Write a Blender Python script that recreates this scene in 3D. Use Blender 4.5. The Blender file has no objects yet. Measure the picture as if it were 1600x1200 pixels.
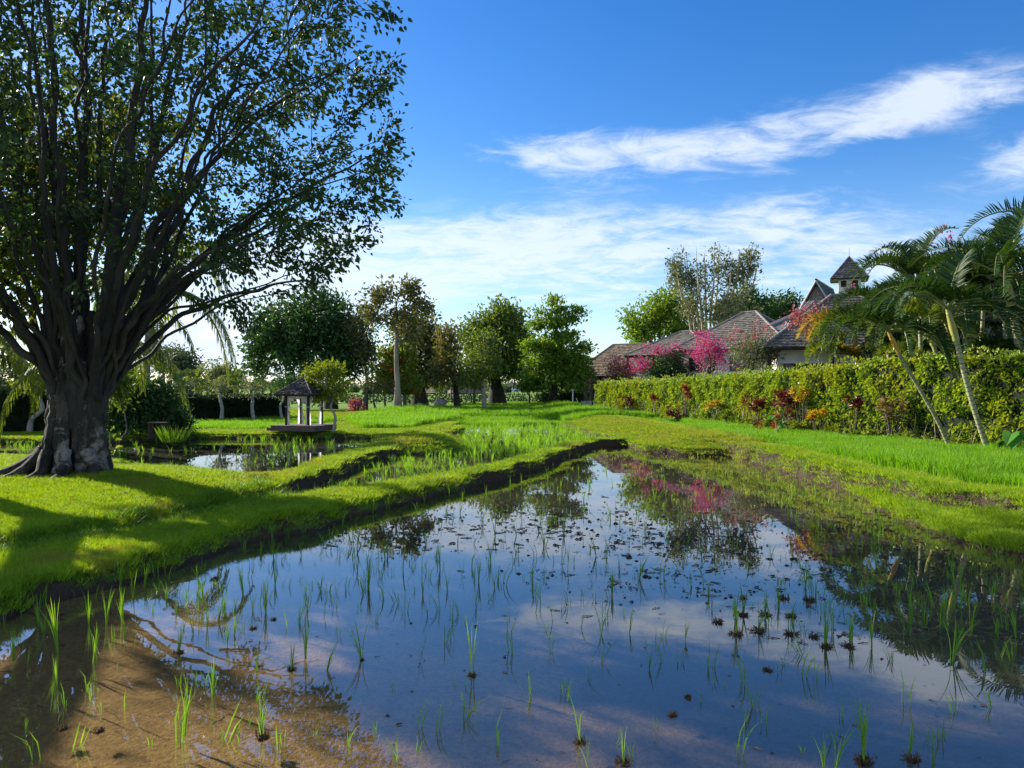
import bpy, math, random
import numpy as np
from mathutils import Vector, Matrix

rng = np.random.default_rng(7)
random.seed(7)
SC = bpy.context.scene
COL = SC.collection
R = math.radians

# ------------------------------------------------------------------ camera
CAM_H = 2.5
F = 1200.0
HZ = 603.0
cam_d = bpy.data.cameras.new("camera")
cam = bpy.data.objects.new("camera", cam_d)
COL.objects.link(cam)
cam.location = (0, 0, CAM_H)
cam.rotation_euler = (R(90) + math.atan((HZ - 600) / F), 0, 0)
cam_d.sensor_width = 36.0
cam_d.lens = 36.0 * F / 1600.0
cam_d.clip_start = 0.05
cam_d.clip_end = 6000
SC.camera = cam

# ------------------------------------------------------------------ light
SUN_EL = R(25.0)
SUN_AZ = math.atan2(-0.837, 0.548)          # measured from +Y towards +X
sun_dir = Vector((math.sin(SUN_AZ) * math.cos(SUN_EL), math.cos(SUN_AZ) * math.cos(SUN_EL), math.sin(SUN_EL)))
sd = bpy.data.lights.new("sun", "SUN")
sd.energy = 5.0
sd.angle = R(0.53)
sd.color = (1.0, 0.93, 0.80)
so = bpy.data.objects.new("sun", sd)
COL.objects.link(so)
so.rotation_euler = (-sun_dir).to_track_quat('-Z', 'Y').to_euler()

SC.view_settings.view_transform = 'Standard'
SC.view_settings.look = 'None'
SC.view_settings.exposure = 1.0
SC.view_settings.gamma = 1
SC.view_settings.use_curve_mapping = False
SC.cycles.max_bounces = 10
SC.cycles.transparent_max_bounces = 12
SC.cycles.diffuse_bounces = 3
SC.cycles.glossy_bounces = 3
SC.cycles.transmission_bounces = 4
SC.cycles.use_denoising = True


# ------------------------------------------------------------------ node expressions
class E:
    """a socket (or a number) with arithmetic"""
    def __init__(s, nt, v): s.nt, s.v = nt, v
    def _m(s, op, *a):
        n = s.nt.nodes.new('ShaderNodeMath'); n.operation = op
        for i, x in enumerate((s,) + a):
            x = x.v if isinstance(x, E) else x
            if isinstance(x, (int, float)): n.inputs[i].default_value = x
            else: s.nt.links.new(x, n.inputs[i])
        return E(s.nt, n.outputs[0])
    def __add__(s, o): return s._m('ADD', o)
    def __radd__(s, o): return s._m('ADD', o)
    def __sub__(s, o): return s._m('SUBTRACT', o)
    def __rsub__(s, o): return E(s.nt, float(o))._m('SUBTRACT', s)
    def __mul__(s, o): return s._m('MULTIPLY', o)
    def __rmul__(s, o): return s._m('MULTIPLY', o)
    def __truediv__(s, o): return s._m('DIVIDE', o)
    def mx(s, o): return s._m('MAXIMUM', o)
    def mn(s, o): return s._m('MINIMUM', o)
    def exp(s): return s._m('EXPONENT')
    def abs(s): return s._m('ABSOLUTE')
    def smooth(s, a, b):
        n = s.nt.nodes.new('ShaderNodeMapRange'); n.interpolation_type = 'SMOOTHSTEP'
        s.nt.links.new(s.v, n.inputs[0]); n.inputs[1].default_value = a; n.inputs[2].default_value = b
        return E(s.nt, n.outputs[0])

def N(nt, t, **kw):
    n = nt.nodes.new(t)
    for k, v in kw.items():
        if k.startswith('i_'):
            n.inputs[int(k[2:]) if k[2:].isdigit() else k[2:].replace('_', ' ')].default_value = v
        else: setattr(n, k, v)
    return n

def noise(nt, vec, scale, detail=4, rough=0.55, dist=0.0, out=0):
    n = N(nt, 'ShaderNodeTexNoise')
    n.inputs['Scale'].default_value = scale; n.inputs['Detail'].default_value = detail
    n.inputs['Roughness'].default_value = rough; n.inputs['Distortion'].default_value = dist
    if vec is not None: nt.links.new(vec, n.inputs['Vector'])
    return n.outputs[out]

def mixc(nt, fac, a, b):
    n = N(nt, 'ShaderNodeMix', data_type='RGBA')
    for sock, x in ((n.inputs[0], fac), (n.inputs[6], a), (n.inputs[7], b)):
        if isinstance(x, E): x = x.v
        if isinstance(x, (int, float)): sock.default_value = x
        elif isinstance(x, tuple): sock.default_value = x if len(x) == 4 else (*x, 1)
        else: nt.links.new(x, sock)
    return n.outputs[2]

# ------------------------------------------------------------------ world: physical sky and cloud veils
W = bpy.data.worlds.new("World"); SC.world = W; W.use_nodes = True
wn = W.node_tree; wn.nodes.clear()
sky = N(wn, 'ShaderNodeTexSky', sky_type='NISHITA')
sky.sun_disc = False
sky.sun_elevation = SUN_EL
sky.sun_rotation = SUN_AZ % (2 * math.pi)
sky.altitude = 0; sky.air_density = 1.0; sky.dust_density = 0.3; sky.ozone_density = 3.0
hs = N(wn, 'ShaderNodeHueSaturation'); hs.inputs['Saturation'].default_value = 1.36; hs.inputs['Hue'].default_value = 0.511
wn.links.new(sky.outputs[0], hs.inputs['Color'])
tc = N(wn, 'ShaderNodeTexCoord')
sep = N(wn, 'ShaderNodeSeparateXYZ'); wn.links.new(tc.outputs['Generated'], sep.inputs[0])
X_, Y_, Z_ = (E(wn, sep.outputs[i]) for i in range(3))
hor = E(wn, (X_ * X_ + Y_ * Y_).v)._m('SQRT').mx(0.02)
az = X_._m('ARCTAN2', Y_)                     # 0 straight ahead, + to the right
el = Z_._m('ARCTAN2', hor)
# high veil laid on a flat layer, so that it thins to streaks towards the horizon
zc = Z_.mx(0.0) + 0.14
cv = N(wn, 'ShaderNodeCombineXYZ')
wn.links.new((X_ / zc).v, cv.inputs[0]); wn.links.new((Y_ / zc * 1.0).v, cv.inputs[1])
mp = N(wn, 'ShaderNodeMapping'); mp.inputs['Rotation'].default_value = (0, 0, R(18)); mp.inputs['Scale'].default_value = (1.0, 1.45, 1)
wn.links.new(cv.outputs[0], mp.inputs[0])
n1 = E(wn, noise(wn, mp.outputs[0], 1.6, 9, 0.62, 0.9))
n2 = E(wn, noise(wn, mp.outputs[0], 0.7, 3, 0.5, 0.3))
n3 = E(wn, noise(wn, mp.outputs[0], 5.0, 8, 0.68, 0.8))
def blob(ca, ce, ra, re, slope=0.0, amp=1.0):
    da = (az - ca) * (1.0 / ra)
    de = (el - ce - (az - ca) * slope) * (1.0 / re)
    return ((da * da + de * de) * -1.0).exp() * amp
def px2ae(u, v):
    x, z = (u - 800) / F, (HZ - v) / F
    return math.atan(x), math.atan(z / math.hypot(1, x))
def pblob(u, v, ru, rv, slope=0.0, amp=1.0):
    a, e = px2ae(u, v)
    return blob(a, e, ru / F, rv / F, slope, amp)
streaks = (pblob(860, 240, 130, 40, -0.05, 0.62) + pblob(1060, 235, 130, 40, 0.0, 0.5) + pblob(1220, 205, 90, 42, 0.1, 0.42) + pblob(1390, 170, 120, 40, 0.3, 0.5)
           + pblob(1560, 145, 170, 36, 0.05, 0.52) + pblob(1620, 240, 80, 32, 0.1, 0.6)
           + pblob(900, 365, 190, 50, 0.0, 0.46) + pblob(1190, 345, 190, 40, 0.2, 0.46) + pblob(650, 400, 280, 65, 0.0, 0.42)
           + pblob(1330, 400, 190, 60, 0.1, 0.36) + pblob(480, 440, 180, 70, 0.0, 0.45) + pblob(900, 460, 560, 80, 0.0, 0.30)
           + pblob(300, 520, 170, 50, 0.0, 0.55) + pblob(120, 430, 200, 150, 0.0, 0.4) + pblob(640, 590, 700, 45, 0.0, 0.22))
away = (Y_ * -1.0).smooth(0.0, 0.5) * 0.35 + (az.abs()).smooth(0.75, 1.2) * 0.22      # ordinary veils all round
wisp = (n1 * 0.5 + n3 * 0.5)
dens = (streaks * 1.15 + away + (wisp - 0.5) * 5.2 * (streaks + away + 0.10).mn(0.6) + (n2 - 0.5) * 0.7).smooth(0.20, 1.0)
# low heaped clouds close to the horizon
cv2 = N(wn, 'ShaderNodeCombineXYZ')
wn.links.new((az * 1.0).v, cv2.inputs[0]); wn.links.new((el * 2.4).v, cv2.inputs[1])
n4 = E(wn, noise(wn, cv2.outputs[0], 9.0, 7, 0.58, 0.2))
heap = (n4 + pblob(330, 530, 190, 48, 0.0, 0.22) + pblob(700, 570, 500, 25, 0, 0.08) - el.abs() * 0.9).smooth(0.50, 0.66) * Z_.smooth(-0.01, 0.02)
heap = heap * (el * -1.0).smooth(-0.19, -0.07)
base_sky = mixc(wn, (Z_ * -1.0).smooth(-0.30, -0.0) * 0.30, hs.outputs[0], (3.9, 5.2, 6.9))
c1 = mixc(wn, (dens * 0.76).v, base_sky, (5.0, 5.4, 6.0))
shade = mixc(wn, n4.smooth(0.52, 0.72).v, (4.4, 5.2, 6.4), (7.5, 7.4, 7.2))
c2 = mixc(wn, (heap * 0.8).v, c1, shade)
bg = N(wn, 'ShaderNodeBackground'); wn.links.new(c2, bg.inputs[0]); bg.inputs[1].default_value = 0.098
wo = N(wn, 'ShaderNodeOutputWorld'); wn.links.new(bg.outputs[0], wo.inputs[0])


# ------------------------------------------------------------------ pixel helpers
def G(u, v, z=0.0):
    Y = (CAM_H - z) * F / (v - HZ)
    return ((u - 800) * Y / F, Y)
def XA(u, Y): return (u - 800) * Y / F
def ZA(v, Y): return CAM_H + (HZ - v) * Y / F
def PX(u, v, Y): return np.array([XA(u, Y), Y, ZA(v, Y)])

# ------------------------------------------------------------------ object helpers
def tag(o, label=None, cat=None, group=None, kind=None):
    if label: o['label'] = label
    if cat: o['category'] = cat
    if group: o['group'] = group
    if kind: o['kind'] = kind
    return o
def empty(name, loc, label, cat, group=None, rz=0):
    o = bpy.data.objects.new(name, None); COL.objects.link(o)
    o.location = loc; o.rotation_euler = (0, 0, rz); o.empty_display_size = 0.2
    return tag(o, label, cat, group)

class MB:
    def __init__(s): s.V = []; s.T = []; s.Q = []; s.TM = []; s.QM = []; s.n = 0; s.P = []
    def add(s, V, T=None, Q=None, m=0):
        V = np.asarray(V, float).reshape(-1, 3)
        if T is not None and len(T):
            T = np.asarray(T, int).reshape(-1, 3) + s.n; s.T.append(T); s.TM.append(np.full(len(T), m))
        if Q is not None and len(Q):
            Q = np.asarray(Q, int).reshape(-1, 4) + s.n; s.Q.append(Q); s.QM.append(np.full(len(Q), m))
        s.V.append(V); s.n += len(V)
        return s
    def mesh(s, name, mats, smooth=False):
        me = bpy.data.meshes.new(name)
        V = np.concatenate(s.V) if s.V else np.zeros((0, 3))
        T = np.concatenate(s.T) if s.T else np.zeros((0, 3), int)
        Q = np.concatenate(s.Q) if s.Q else np.zeros((0, 4), int)
        me.vertices.add(len(V)); me.vertices.foreach_set('co', V.ravel())
        li = np.concatenate([T.ravel(), Q.ravel()])
        me.loops.add(len(li)); me.loops.foreach_set('vertex_index', li)
        nT, nQ = len(T), len(Q)
        me.polygons.add(nT + nQ)
        st = np.concatenate([np.arange(nT) * 3, nT * 3 + np.arange(nQ) * 4])
        me.polygons.foreach_set('loop_start', st)
        mi = np.concatenate([np.concatenate(s.TM) if s.TM else np.zeros(0, int), np.concatenate(s.QM) if s.QM else np.zeros(0, int)])
        me.polygons.foreach_set('material_index', mi)
        me.polygons.foreach_set('use_smooth', np.full(nT + nQ, smooth))
        for m in (mats if isinstance(mats, (list, tuple)) else [mats]): me.materials.append(m)
        me.update(); me.validate()
        return me
    def obj(s, name, mats, parent=None, smooth=False):
        o = bpy.data.objects.new(name, s.mesh(name, mats, smooth)); COL.objects.link(o)
        if parent is not None:
            o.parent = parent
        return o

def local(parent, P):
    """world points into an (unrotated or z-rotated) parent's space"""
    P = np.asarray(P, float).reshape(-1, 3) - np.array(parent.location)
    a = -parent.rotation_euler.z
    if a:
        c, s = math.cos(a), math.sin(a)
        P = P @ np.array([[c, s, 0], [-s, c, 0], [0, 0, 1]])
    return P

BOXQ = [[0, 3, 2, 1], [4, 5, 6, 7], [0, 1, 5, 4], [1, 2, 6, 5], [2, 3, 7, 6], [3, 0, 4, 7]]
def box(mb, c, s, rz=0, m=0, taper=1.0):
    x, y, z = s[0] / 2, s[1] / 2, s[2] / 2
    V = np.array([[-x, -y, -z], [x, -y, -z], [x, y, -z], [-x, y, -z], [-x * taper, -y * taper, z], [x * taper, -y * taper, z], [x * taper, y * taper, z], [-x * taper, y * taper, z]])
    a, b = math.cos(rz), math.sin(rz)
    V = V @ np.array([[a, b, 0], [-b, a, 0], [0, 0, 1]]) + np.array(c)
    return mb.add(V, Q=BOXQ, m=m)

def unit(v): return v / (np.linalg.norm(v, axis=-1, keepdims=True) + 1e-9)

def tube(mb, pts, rad, sides=6, m=0, cap=True, wob=0.0):
    pts = np.asarray(pts, float); n = len(pts)
    rad = np.broadcast_to(np.asarray(rad, float), (n,))
    t = unit(np.gradient(pts, axis=0))
    up = np.array([0, 0, 1.0]) if abs(t[0][2]) < 0.9 else np.array([1.0, 0, 0])
    a = unit(np.cross(t, up)); b = np.cross(t, a)
    for i in range(1, n):                      # keep frames from flipping
        ai = a[i - 1] - t[i] * np.dot(a[i - 1], t[i])
        a[i] = ai / (np.linalg.norm(ai) + 1e-9); b[i] = np.cross(t[i], a[i])
    th = np.arange(sides) * 2 * np.pi / sides
    rr = rad[:, None] * (1 + (wob * (rng.random((n, sides)) - .5) if wob else 0))
    V = pts[:, None, :] + rr[:, :, None] * (np.cos(th)[None, :, None] * a[:, None, :] + np.sin(th)[None, :, None] * b[:, None, :])
    i = np.arange(n - 1)[:, None] * sides; j = np.arange(sides)[None, :]; k = (j + 1) % sides
    Q = np.stack([i + j, i + k, i + sides + k, i + sides + j], -1).reshape(-1, 4)
    V = V.reshape(-1, 3)
    T = None
    if cap:
        V = np.vstack([V, pts[-1] + t[-1] * rad[-1] * 0.4]); top = len(V) - 1; o = (n - 1) * sides
        T = np.stack([o + j[0], o + k[0], np.full(sides, top)], -1)
    return mb.add(V, T=T, Q=Q, m=m)

def curve(pts, n=12):
    """smooth polyline through the control points"""
    pts = np.asarray(pts, float); m = len(pts)
    out = []
    P = np.vstack([2 * pts[0] - pts[1], pts, 2 * pts[-1] - pts[-2]])
    for i in range(m - 1):
        p0, p1, p2, p3 = P[i:i + 4]
        for t in np.linspace(0, 1, n, endpoint=False):
            out.append(0.5 * ((2 * p1) + (-p0 + p2) * t + (2 * p0 - 5 * p1 + 4 * p2 - p3) * t * t + (-p0 + 3 * p1 - 3 * p2 + p3) * t ** 3))
    out.append(pts[-1])
    return np.array(out)

def leaves(mb, P, D, L, Wd, fold=0.25, kind='kite', m=0, up=None):
    """one leaf per point: P base, D direction, L length, Wd width"""
    n = len(P); D = unit(D)
    L = np.broadcast_to(L, (n,))[:, None]; Wd = np.broadcast_to(Wd, (n,))[:, None]
    rnd = rng.normal(size=(n, 3)) if up is None else up + rng.normal(size=(n, 3)) * 0.35
    S = unit(np.cross(D, rnd)); U = np.cross(S, D)
    if kind == 'kite':
        V = np.stack([P, P + D * L * .45 + S * Wd * .5 + U * Wd * fold, P + D * L, P + D * L * .45 - S * Wd * .5 + U * Wd * fold], 1)
        b = np.arange(n)[:, None] * 4
        mb.add(V.reshape(-1, 3), T=np.concatenate([b + [0, 1, 2], b + [0, 2, 3]]), m=m)
    else:
        dr = -U * L * .10
        V = np.stack([P, P + D * L * .28 + S * Wd * .46 + U * Wd * fold, P + D * L * .62 + S * Wd * .36 + U * Wd * fold + dr * .5, P + D * L + dr * 1.6,
                      P + D * L * .62 - S * Wd * .36 + U * Wd * fold + dr * .5, P + D * L * .28 - S * Wd * .46 + U * Wd * fold], 1)
        b = np.arange(n)[:, None] * 6
        mb.add(V.reshape(-1, 3), T=np.concatenate([b + [0, 1, 3], b + [1, 2, 3], b + [0, 3, 5], b + [5, 3, 4]]), m=m)
    return mb

# ------------------------------------------------------------------ numpy noise
_h = np.random.default_rng(3).random((256, 256))
def vnoise(x, y, s=1.0):
    x = np.asarray(x, float) * s; y = np.asarray(y, float) * s
    xi = np.floor(x).astype(int); yi = np.floor(y).astype(int)
    fx = x - xi; fy = y - yi; fx = fx * fx * (3 - 2 * fx); fy = fy * fy * (3 - 2 * fy)
    g = lambda a, b: _h[a & 255, b & 255]
    return (g(xi, yi) * (1 - fx) + g(xi + 1, yi) * fx) * (1 - fy) + (g(xi, yi + 1) * (1 - fx) + g(xi + 1, yi + 1) * fx) * fy
def fbm(x, y, s=1.0, o=4):
    r = 0; a = .5
    for i in range(o): r = r + a * (vnoise(x + i * 17.3, y - i * 9.1, s * 2 ** i) - .5); a *= .55
    return r
def sstep(x, a, b):
    t = np.clip((x - a) / (b - a), 0, 1); return t * t * (3 - 2 * t)

# ------------------------------------------------------------------ materials
def new_mat(name):
    m = bpy.data.materials.new(name); m.use_nodes = True
    nt = m.node_tree; nt.nodes.clear()
    return m, nt
def finish(nt, sh):
    o = N(nt, 'ShaderNodeOutputMaterial'); nt.links.new(sh, o.inputs[0])
def plain(name, c1, c2=None, rough=.7, scale=6, bump=0.0, bscale=None, metal=0, spec=.4, stretch=None, detail=5):
    m, nt = new_mat(name)
    p = N(nt, 'ShaderNodeBsdfPrincipled'); p.inputs['Roughness'].default_value = rough; p.inputs['Metallic'].default_value = metal
    p.inputs['Specular IOR Level'].default_value = spec
    t = N(nt, 'ShaderNodeTexCoord'); vec = t.outputs['Object']
    if stretch:
        mpn = N(nt, 'ShaderNodeMapping'); mpn.inputs['Scale'].default_value = stretch; nt.links.new(vec, mpn.inputs[0]); vec = mpn.outputs[0]
    if c2 is None: c2 = tuple(x * .75 for x in c1)
    f = E(nt, noise(nt, vec, scale, detail, .62)).smooth(.32, .68)
    nt.links.new(mixc(nt, f, c1, c2), p.inputs[0])
    if bump:
        b = N(nt, 'ShaderNodeBump'); b.inputs['Strength'].default_value = 1; b.inputs['Distance'].default_value = bump
        nt.links.new(noise(nt, vec, bscale or scale * 3, 5, .6), b.inputs['Height']); nt.links.new(b.outputs[0], p.inputs['Normal'])
    finish(nt, p.outputs[0]); return m
def leafmat(name, cols, trans=.35, rough=.5, patch=0.0, patchcol=None, pscale=.6, tcol=1.6, spec=.3):
    """cols: 2-4 colours picked per leaf"""
    m, nt = new_mat(name)
    g = N(nt, 'ShaderNodeNewGeometry')
    oi = N(nt, 'ShaderNodeObjectInfo')
    ramp = N(nt, 'ShaderNodeValToRGB'); cr = ramp.color_ramp; cr.interpolation = 'LINEAR'
    while len(cr.elements) < len(cols): cr.elements.new(.5)
    for i, c in enumerate(cols):
        cr.elements[i].position = i / max(1, len(cols) - 1); cr.elements[i].color = (*c, 1)
    f = E(nt, g.outputs['Random Per Island']) + E(nt, oi.outputs['Random']) * .37
    nt.links.new(f._m('FRACT').v if False else (f._m('PINGPONG', 1.0)).v, ramp.inputs[0])
    col = ramp.outputs[0]
    if patchcol:
        pf = E(nt, noise(nt, g.outputs['Position'], pscale, 4, .6)).smooth(.46, .64) * patch
        col = mixc(nt, pf, col, patchcol)
    p = N(nt, 'ShaderNodeBsdfPrincipled'); p.inputs['Roughness'].default_value = rough; p.inputs['Specular IOR Level'].default_value = spec
    nt.links.new(col, p.inputs[0])
    tr = N(nt, 'ShaderNodeBsdfTranslucent')
    tm = mixc(nt, 0.0, col, col)
    mul = N(nt, 'ShaderNodeMix', data_type='RGBA', blend_type='MULTIPLY'); mul.inputs[0].default_value = 1
    nt.links.new(col, mul.inputs[6]); mul.inputs[7].default_value = (tcol * 1.1, tcol, tcol * .35, 1)
    nt.links.new(mul.outputs[2], tr.inputs[0])
    ms = N(nt, 'ShaderNodeMixShader'); ms.inputs[0].default_value = trans
    nt.links.new(p.outputs[0], ms.inputs[1]); nt.links.new(tr.outputs[0], ms.inputs[2])
    finish(nt, ms.outputs[0]); return m

M = {}
M['bark_ficus'] = plain('bark_ficus', (.17, .14, .11), (.035, .030, .026), .85, 2.2, .05, 9, stretch=(1, 1, .45))
def figbark(name, dark, mid, pale):
    m, nt = new_mat(name); t = N(nt, 'ShaderNodeTexCoord'); mpn = N(nt, 'ShaderNodeMapping'); mpn.inputs['Scale'].default_value = (1, 1, .32); nt.links.new(t.outputs['Object'], mpn.inputs[0])
    a = E(nt, noise(nt, mpn.outputs[0], 3.2, 7, .7, .4)); b_ = E(nt, noise(nt, t.outputs['Object'], 1.5, 6, .72, .6)); c_ = E(nt, noise(nt, mpn.outputs[0], 16, 6, .7))
    col = mixc(nt, a.smooth(.38, .62), dark, mid); col = mixc(nt, b_.smooth(.50, .60) * .8, col, pale); col = mixc(nt, c_.smooth(.5, .66) * .6, col, dark)
    p = N(nt, 'ShaderNodeBsdfPrincipled'); p.inputs['Roughness'].default_value = .85; p.inputs['Specular IOR Level'].default_value = .25; nt.links.new(col, p.inputs[0])
    b = N(nt, 'ShaderNodeBump'); b.inputs['Strength'].default_value = 1; b.inputs['Distance'].default_value = .07; nt.links.new((a * .6 + c_ * .5).v, b.inputs['Height']); nt.links.new(b.outputs[0], p.inputs['Normal'])
    finish(nt, p.outputs[0]); return m
M['bark_ficus'] = figbark('fig_bark', (.014, .012, .010), (.07, .056, .044), (.30, .27, .23))
M['bark_limb'] = plain('bark_limb', (.048, .040, .033), (.018, .016, .014), .9, 2.6, .04, 9, stretch=(1, 1, .35))
M['bark'] = plain('bark', (.13, .10, .08), (.06, .05, .045), .9, 3, .03, 12, stretch=(1, 1, .3))
M['bark_pale'] = plain('bark_pale', (.34, .27, .20), (.20, .155, .12), .85, 1.6, .02, 10, stretch=(1, 1, .4))
M['bark_dark'] = plain('bark_dark', (.045, .038, .035), (.02, .018, .017), .9, 3, .03, 10)
M['bark_grey'] = plain('bark_grey', (.42, .40, .36), (.26, .24, .21), .8, 4, .015, 14)
M['bark_straw'] = plain('bark_straw', (.46, .38, .22), (.28, .24, .14), .8, 2, .01, 10)
M['leaf_ficus'] = leafmat('leaf_ficus', [(.016, .040, .012), (.028, .060, .016), (.045, .085, .02)], .30, .5, tcol=1.7, spec=.3)
M['leaf_ficus_warm'] = leafmat('leaf_ficus_warm', [(.05, .09, .015), (.11, .15, .02), (.17, .17, .025)], .45, .42, tcol=1.8)
M['leaf_dark'] = leafmat('leaf_dark', [(.018, .055, .016), (.032, .085, .022), (.06, .13, .03)], .22, .5)
M['leaf_olive'] = leafmat('leaf_olive', [(.06, .08, .025), (.11, .12, .035), (.16, .15, .06)], .28, .6)
M['leaf_mid'] = leafmat('leaf_mid', [(.045, .095, .018), (.09, .155, .022), (.16, .21, .03)], .32, .5)
M['leaf_bright'] = leafmat('leaf_bright', [(.05, .12, .012), (.11, .21, .02), (.20, .29, .03)], .35, .5)
M['leaf_grey'] = leafmat('leaf_grey', [(.07, .10, .05), (.11, .14, .07), (.17, .19, .11)], .3, .5)
M['leaf_yellow'] = leafmat('leaf_yellow', [(.13, .19, .02), (.20, .24, .02), (.09, .15, .02)], .4, .5)
M['leaf_far'] = leafmat('leaf_far', [(.07, .11, .05), (.10, .14, .06), (.06, .09, .06)], .2, .7)
M['leaf_hedge'] = leafmat('leaf_hedge', [(.05, .15, .02), (.18, .29, .03), (.37, .44, .06)], .3, .42, .65, (.30, .30, .02), .33, spec=.5)
M['leaf_hedge_dark'] = leafmat('leaf_hedge_dark', [(.012, .030, .010), (.02, .045, .012)], .15, .6)  # shade on the backlit hedges put into the green; also colours ditch weeds
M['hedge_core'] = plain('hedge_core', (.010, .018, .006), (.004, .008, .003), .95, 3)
M['frond'] = leafmat('frond', [(.012, .036, .012), (.024, .060, .015), (.045, .09, .02)], .28, .5, tcol=1.5, spec=.2)  # green darkened for the shaded palms; frond_sun is the sunlit copy
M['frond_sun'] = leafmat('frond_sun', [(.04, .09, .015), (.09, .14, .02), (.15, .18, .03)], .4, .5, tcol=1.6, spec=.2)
M['frond_yellow'] = leafmat('frond_yellow', [(.30, .22, .02), (.40, .24, .02), (.14, .14, .02)], .4, .5)
M['frond_dry'] = leafmat('frond_dry', [(.30, .20, .09), (.20, .13, .06)], .2, .8)
M['rachis'] = plain('rachis', (.16, .20, .05), (.22, .20, .07), .5, 3)
M['palm_shaft'] = plain('palm_shaft', (.22, .25, .07), (.45, .36, .08), .45, 1.8, stretch=(1, 1, .5))
M['palm_shaft_orange'] = plain('palm_shaft_orange', (.65, .30, .04), (.50, .34, .07), .5, 2.2)
M['palm_stem'] = plain('palm_stem', (.38, .36, .20), (.25, .26, .14), .7, 5, .01, 20, stretch=(1, 1, .4))
M['palm_ring'] = plain('palm_ring', (.14, .12, .08), None, .8, 5)
M['coco_stem'] = plain('coco_stem', (.24, .21, .18), (.14, .12, .10), .85, 6, .02, 22)
M['bloom_magenta'] = leafmat('bloom_magenta', [(.48, .05, .26), (.62, .10, .38), (.36, .04, .24)], .4, .6, tcol=1.0)
M['bloom_rose'] = leafmat('bloom_rose', [(.42, .09, .16), (.55, .18, .26), (.28, .06, .10)], .4, .6, tcol=1.0)
M['bloom_orange'] = leafmat('bloom_orange', [(.65, .12, .02), (.75, .20, .03), (.5, .06, .02)], .3, .6, tcol=1.0)
M['croton_red'] = leafmat('croton_red', [(.24, .02, .02), (.42, .05, .03), (.10, .012, .015)], .3, .4, tcol=1.1)
M['croton_dark'] = leafmat('croton_dark', [(.06, .012, .016), (.12, .02, .02), (.30, .06, .04)], .25, .4, tcol=1.1)
M['croton_yellow'] = leafmat('croton_yellow', [(.55, .38, .02), (.40, .38, .03), (.6, .25, .02)], .35, .4, tcol=1.2)
M['taro'] = leafmat('taro', [(.05, .18, .03), (.09, .25, .035)], .3, .4)
M['grass'] = leafmat('grass', [(.10, .22, .008), (.20, .34, .012), (.34, .45, .02)], .45, .6, .35, (.09, .19, .012), 1.1, tcol=1.4)
M['grass_dry'] = leafmat('grass_dry', [(.30, .36, .03), (.38, .36, .06), (.20, .31, .02)], .4, .7, tcol=1.3)
M['grass_long'] = leafmat('grass_long', [(.06, .14, .012), (.10, .21, .015), (.16, .28, .02)], .42, .55, tcol=1.4)
M['rice'] = leafmat('rice', [(.09, .24, .012), (.14, .33, .016), (.22, .42, .022)], .48, .5, tcol=1.35)
M['seedling'] = leafmat('seedling', [(.08, .20, .02), (.12, .28, .02), (.19, .34, .03)], .42, .5, tcol=1.4)
M['weed'] = leafmat('weed', [(.14, .24, .02), (.22, .31, .03), (.30, .30, .06)], .4, .6, tcol=1.3)
M['clod'] = plain('clod', (.055, .035, .022), (.025, .017, .012), .9, 12, .01, 40)
M['stubble'] = leafmat('stubble', [(.05, .03, .015), (.12, .07, .03), (.20, .13, .06)], .1, .8)
M['litter'] = leafmat('litter', [(.28, .17, .06), (.16, .09, .035), (.38, .28, .08)], .15, .7)
M['straw'] = plain('straw', (.30, .19, .09), (.12, .07, .04), .85, 9)
M['straw_dark'] = plain('straw_dark', (.07, .045, .03), (.03, .02, .015), .85, 9)
M['plaster'] = plain('plaster', (.80, .77, .70), (.64, .61, .54), .8, 1.2)
M['plaster_grey'] = plain('plaster_grey', (.52, .50, .45), (.38, .36, .32), .85, 2)
M['timber_dark'] = plain('timber_dark', (.045, .025, .018), (.025, .014, .010), .6, 5, .004, 20, stretch=(1, 1, .2))
M['timber_red'] = plain('timber_red', (.18, .07, .04), (.11, .045, .03), .6, 5)
M['deck'] = plain('deck', (.25, .19, .155), (.16, .12, .10), .7, 5, stretch=(.3, 3, 1))
M['deck_side'] = plain('deck_side', (.13, .095, .08), (.08, .06, .05), .7, 5)
M['shingle'] = leafmat('shingle', [(.075, .066, .055), (.125, .112, .092), (.19, .17, .14)], 0, .85, tcol=0)
M['shingle_dark'] = leafmat('shingle_dark', [(.055, .05, .055), (.09, .085, .09), (.16, .15, .16)], 0, .6, tcol=0)
M['thatch'] = leafmat('thatch', [(.19, .14, .09), (.28, .21, .14), (.13, .095, .065)], 0, .95, tcol=0)
M['ridge'] = plain('ridge', (.30, .27, .23), (.20, .17, .15), .85, 6)
M['void'] = plain('void', (.015, .013, .012), None, .8, 3)  # near-black, stands in for the shade inside openings
M['glass'] = plain('glass', (.03, .035, .04), None, .08, 3, spec=.8)
M['stone'] = plain('stone', (.32, .31, .30), (.20, .20, .19), .85, 3, .03, 8)
M['metal'] = plain('metal', (.4, .4, .4), None, .35, 3, metal=1)
M['white_paint'] = plain('white_paint', (.78, .78, .76), (.70, .70, .68), .6, 3)
M['feather'] = plain('feather', (.8, .79, .75), None, .8, 3)
mc, nt = new_mat('curtain')
_d = N(nt, 'ShaderNodeBsdfDiffuse'); _d.inputs[0].default_value = (.85, .84, .82, 1)
_t = N(nt, 'ShaderNodeBsdfTranslucent'); _t.inputs[0].default_value = (.8, .8, .78, 1)
_m = N(nt, 'ShaderNodeMixShader'); _m.inputs[0].default_value = .45
nt.links.new(_d.outputs[0], _m.inputs[1]); nt.links.new(_t.outputs[0], _m.inputs[2]); finish(nt, _m.outputs[0]); M['curtain'] = mc

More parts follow.
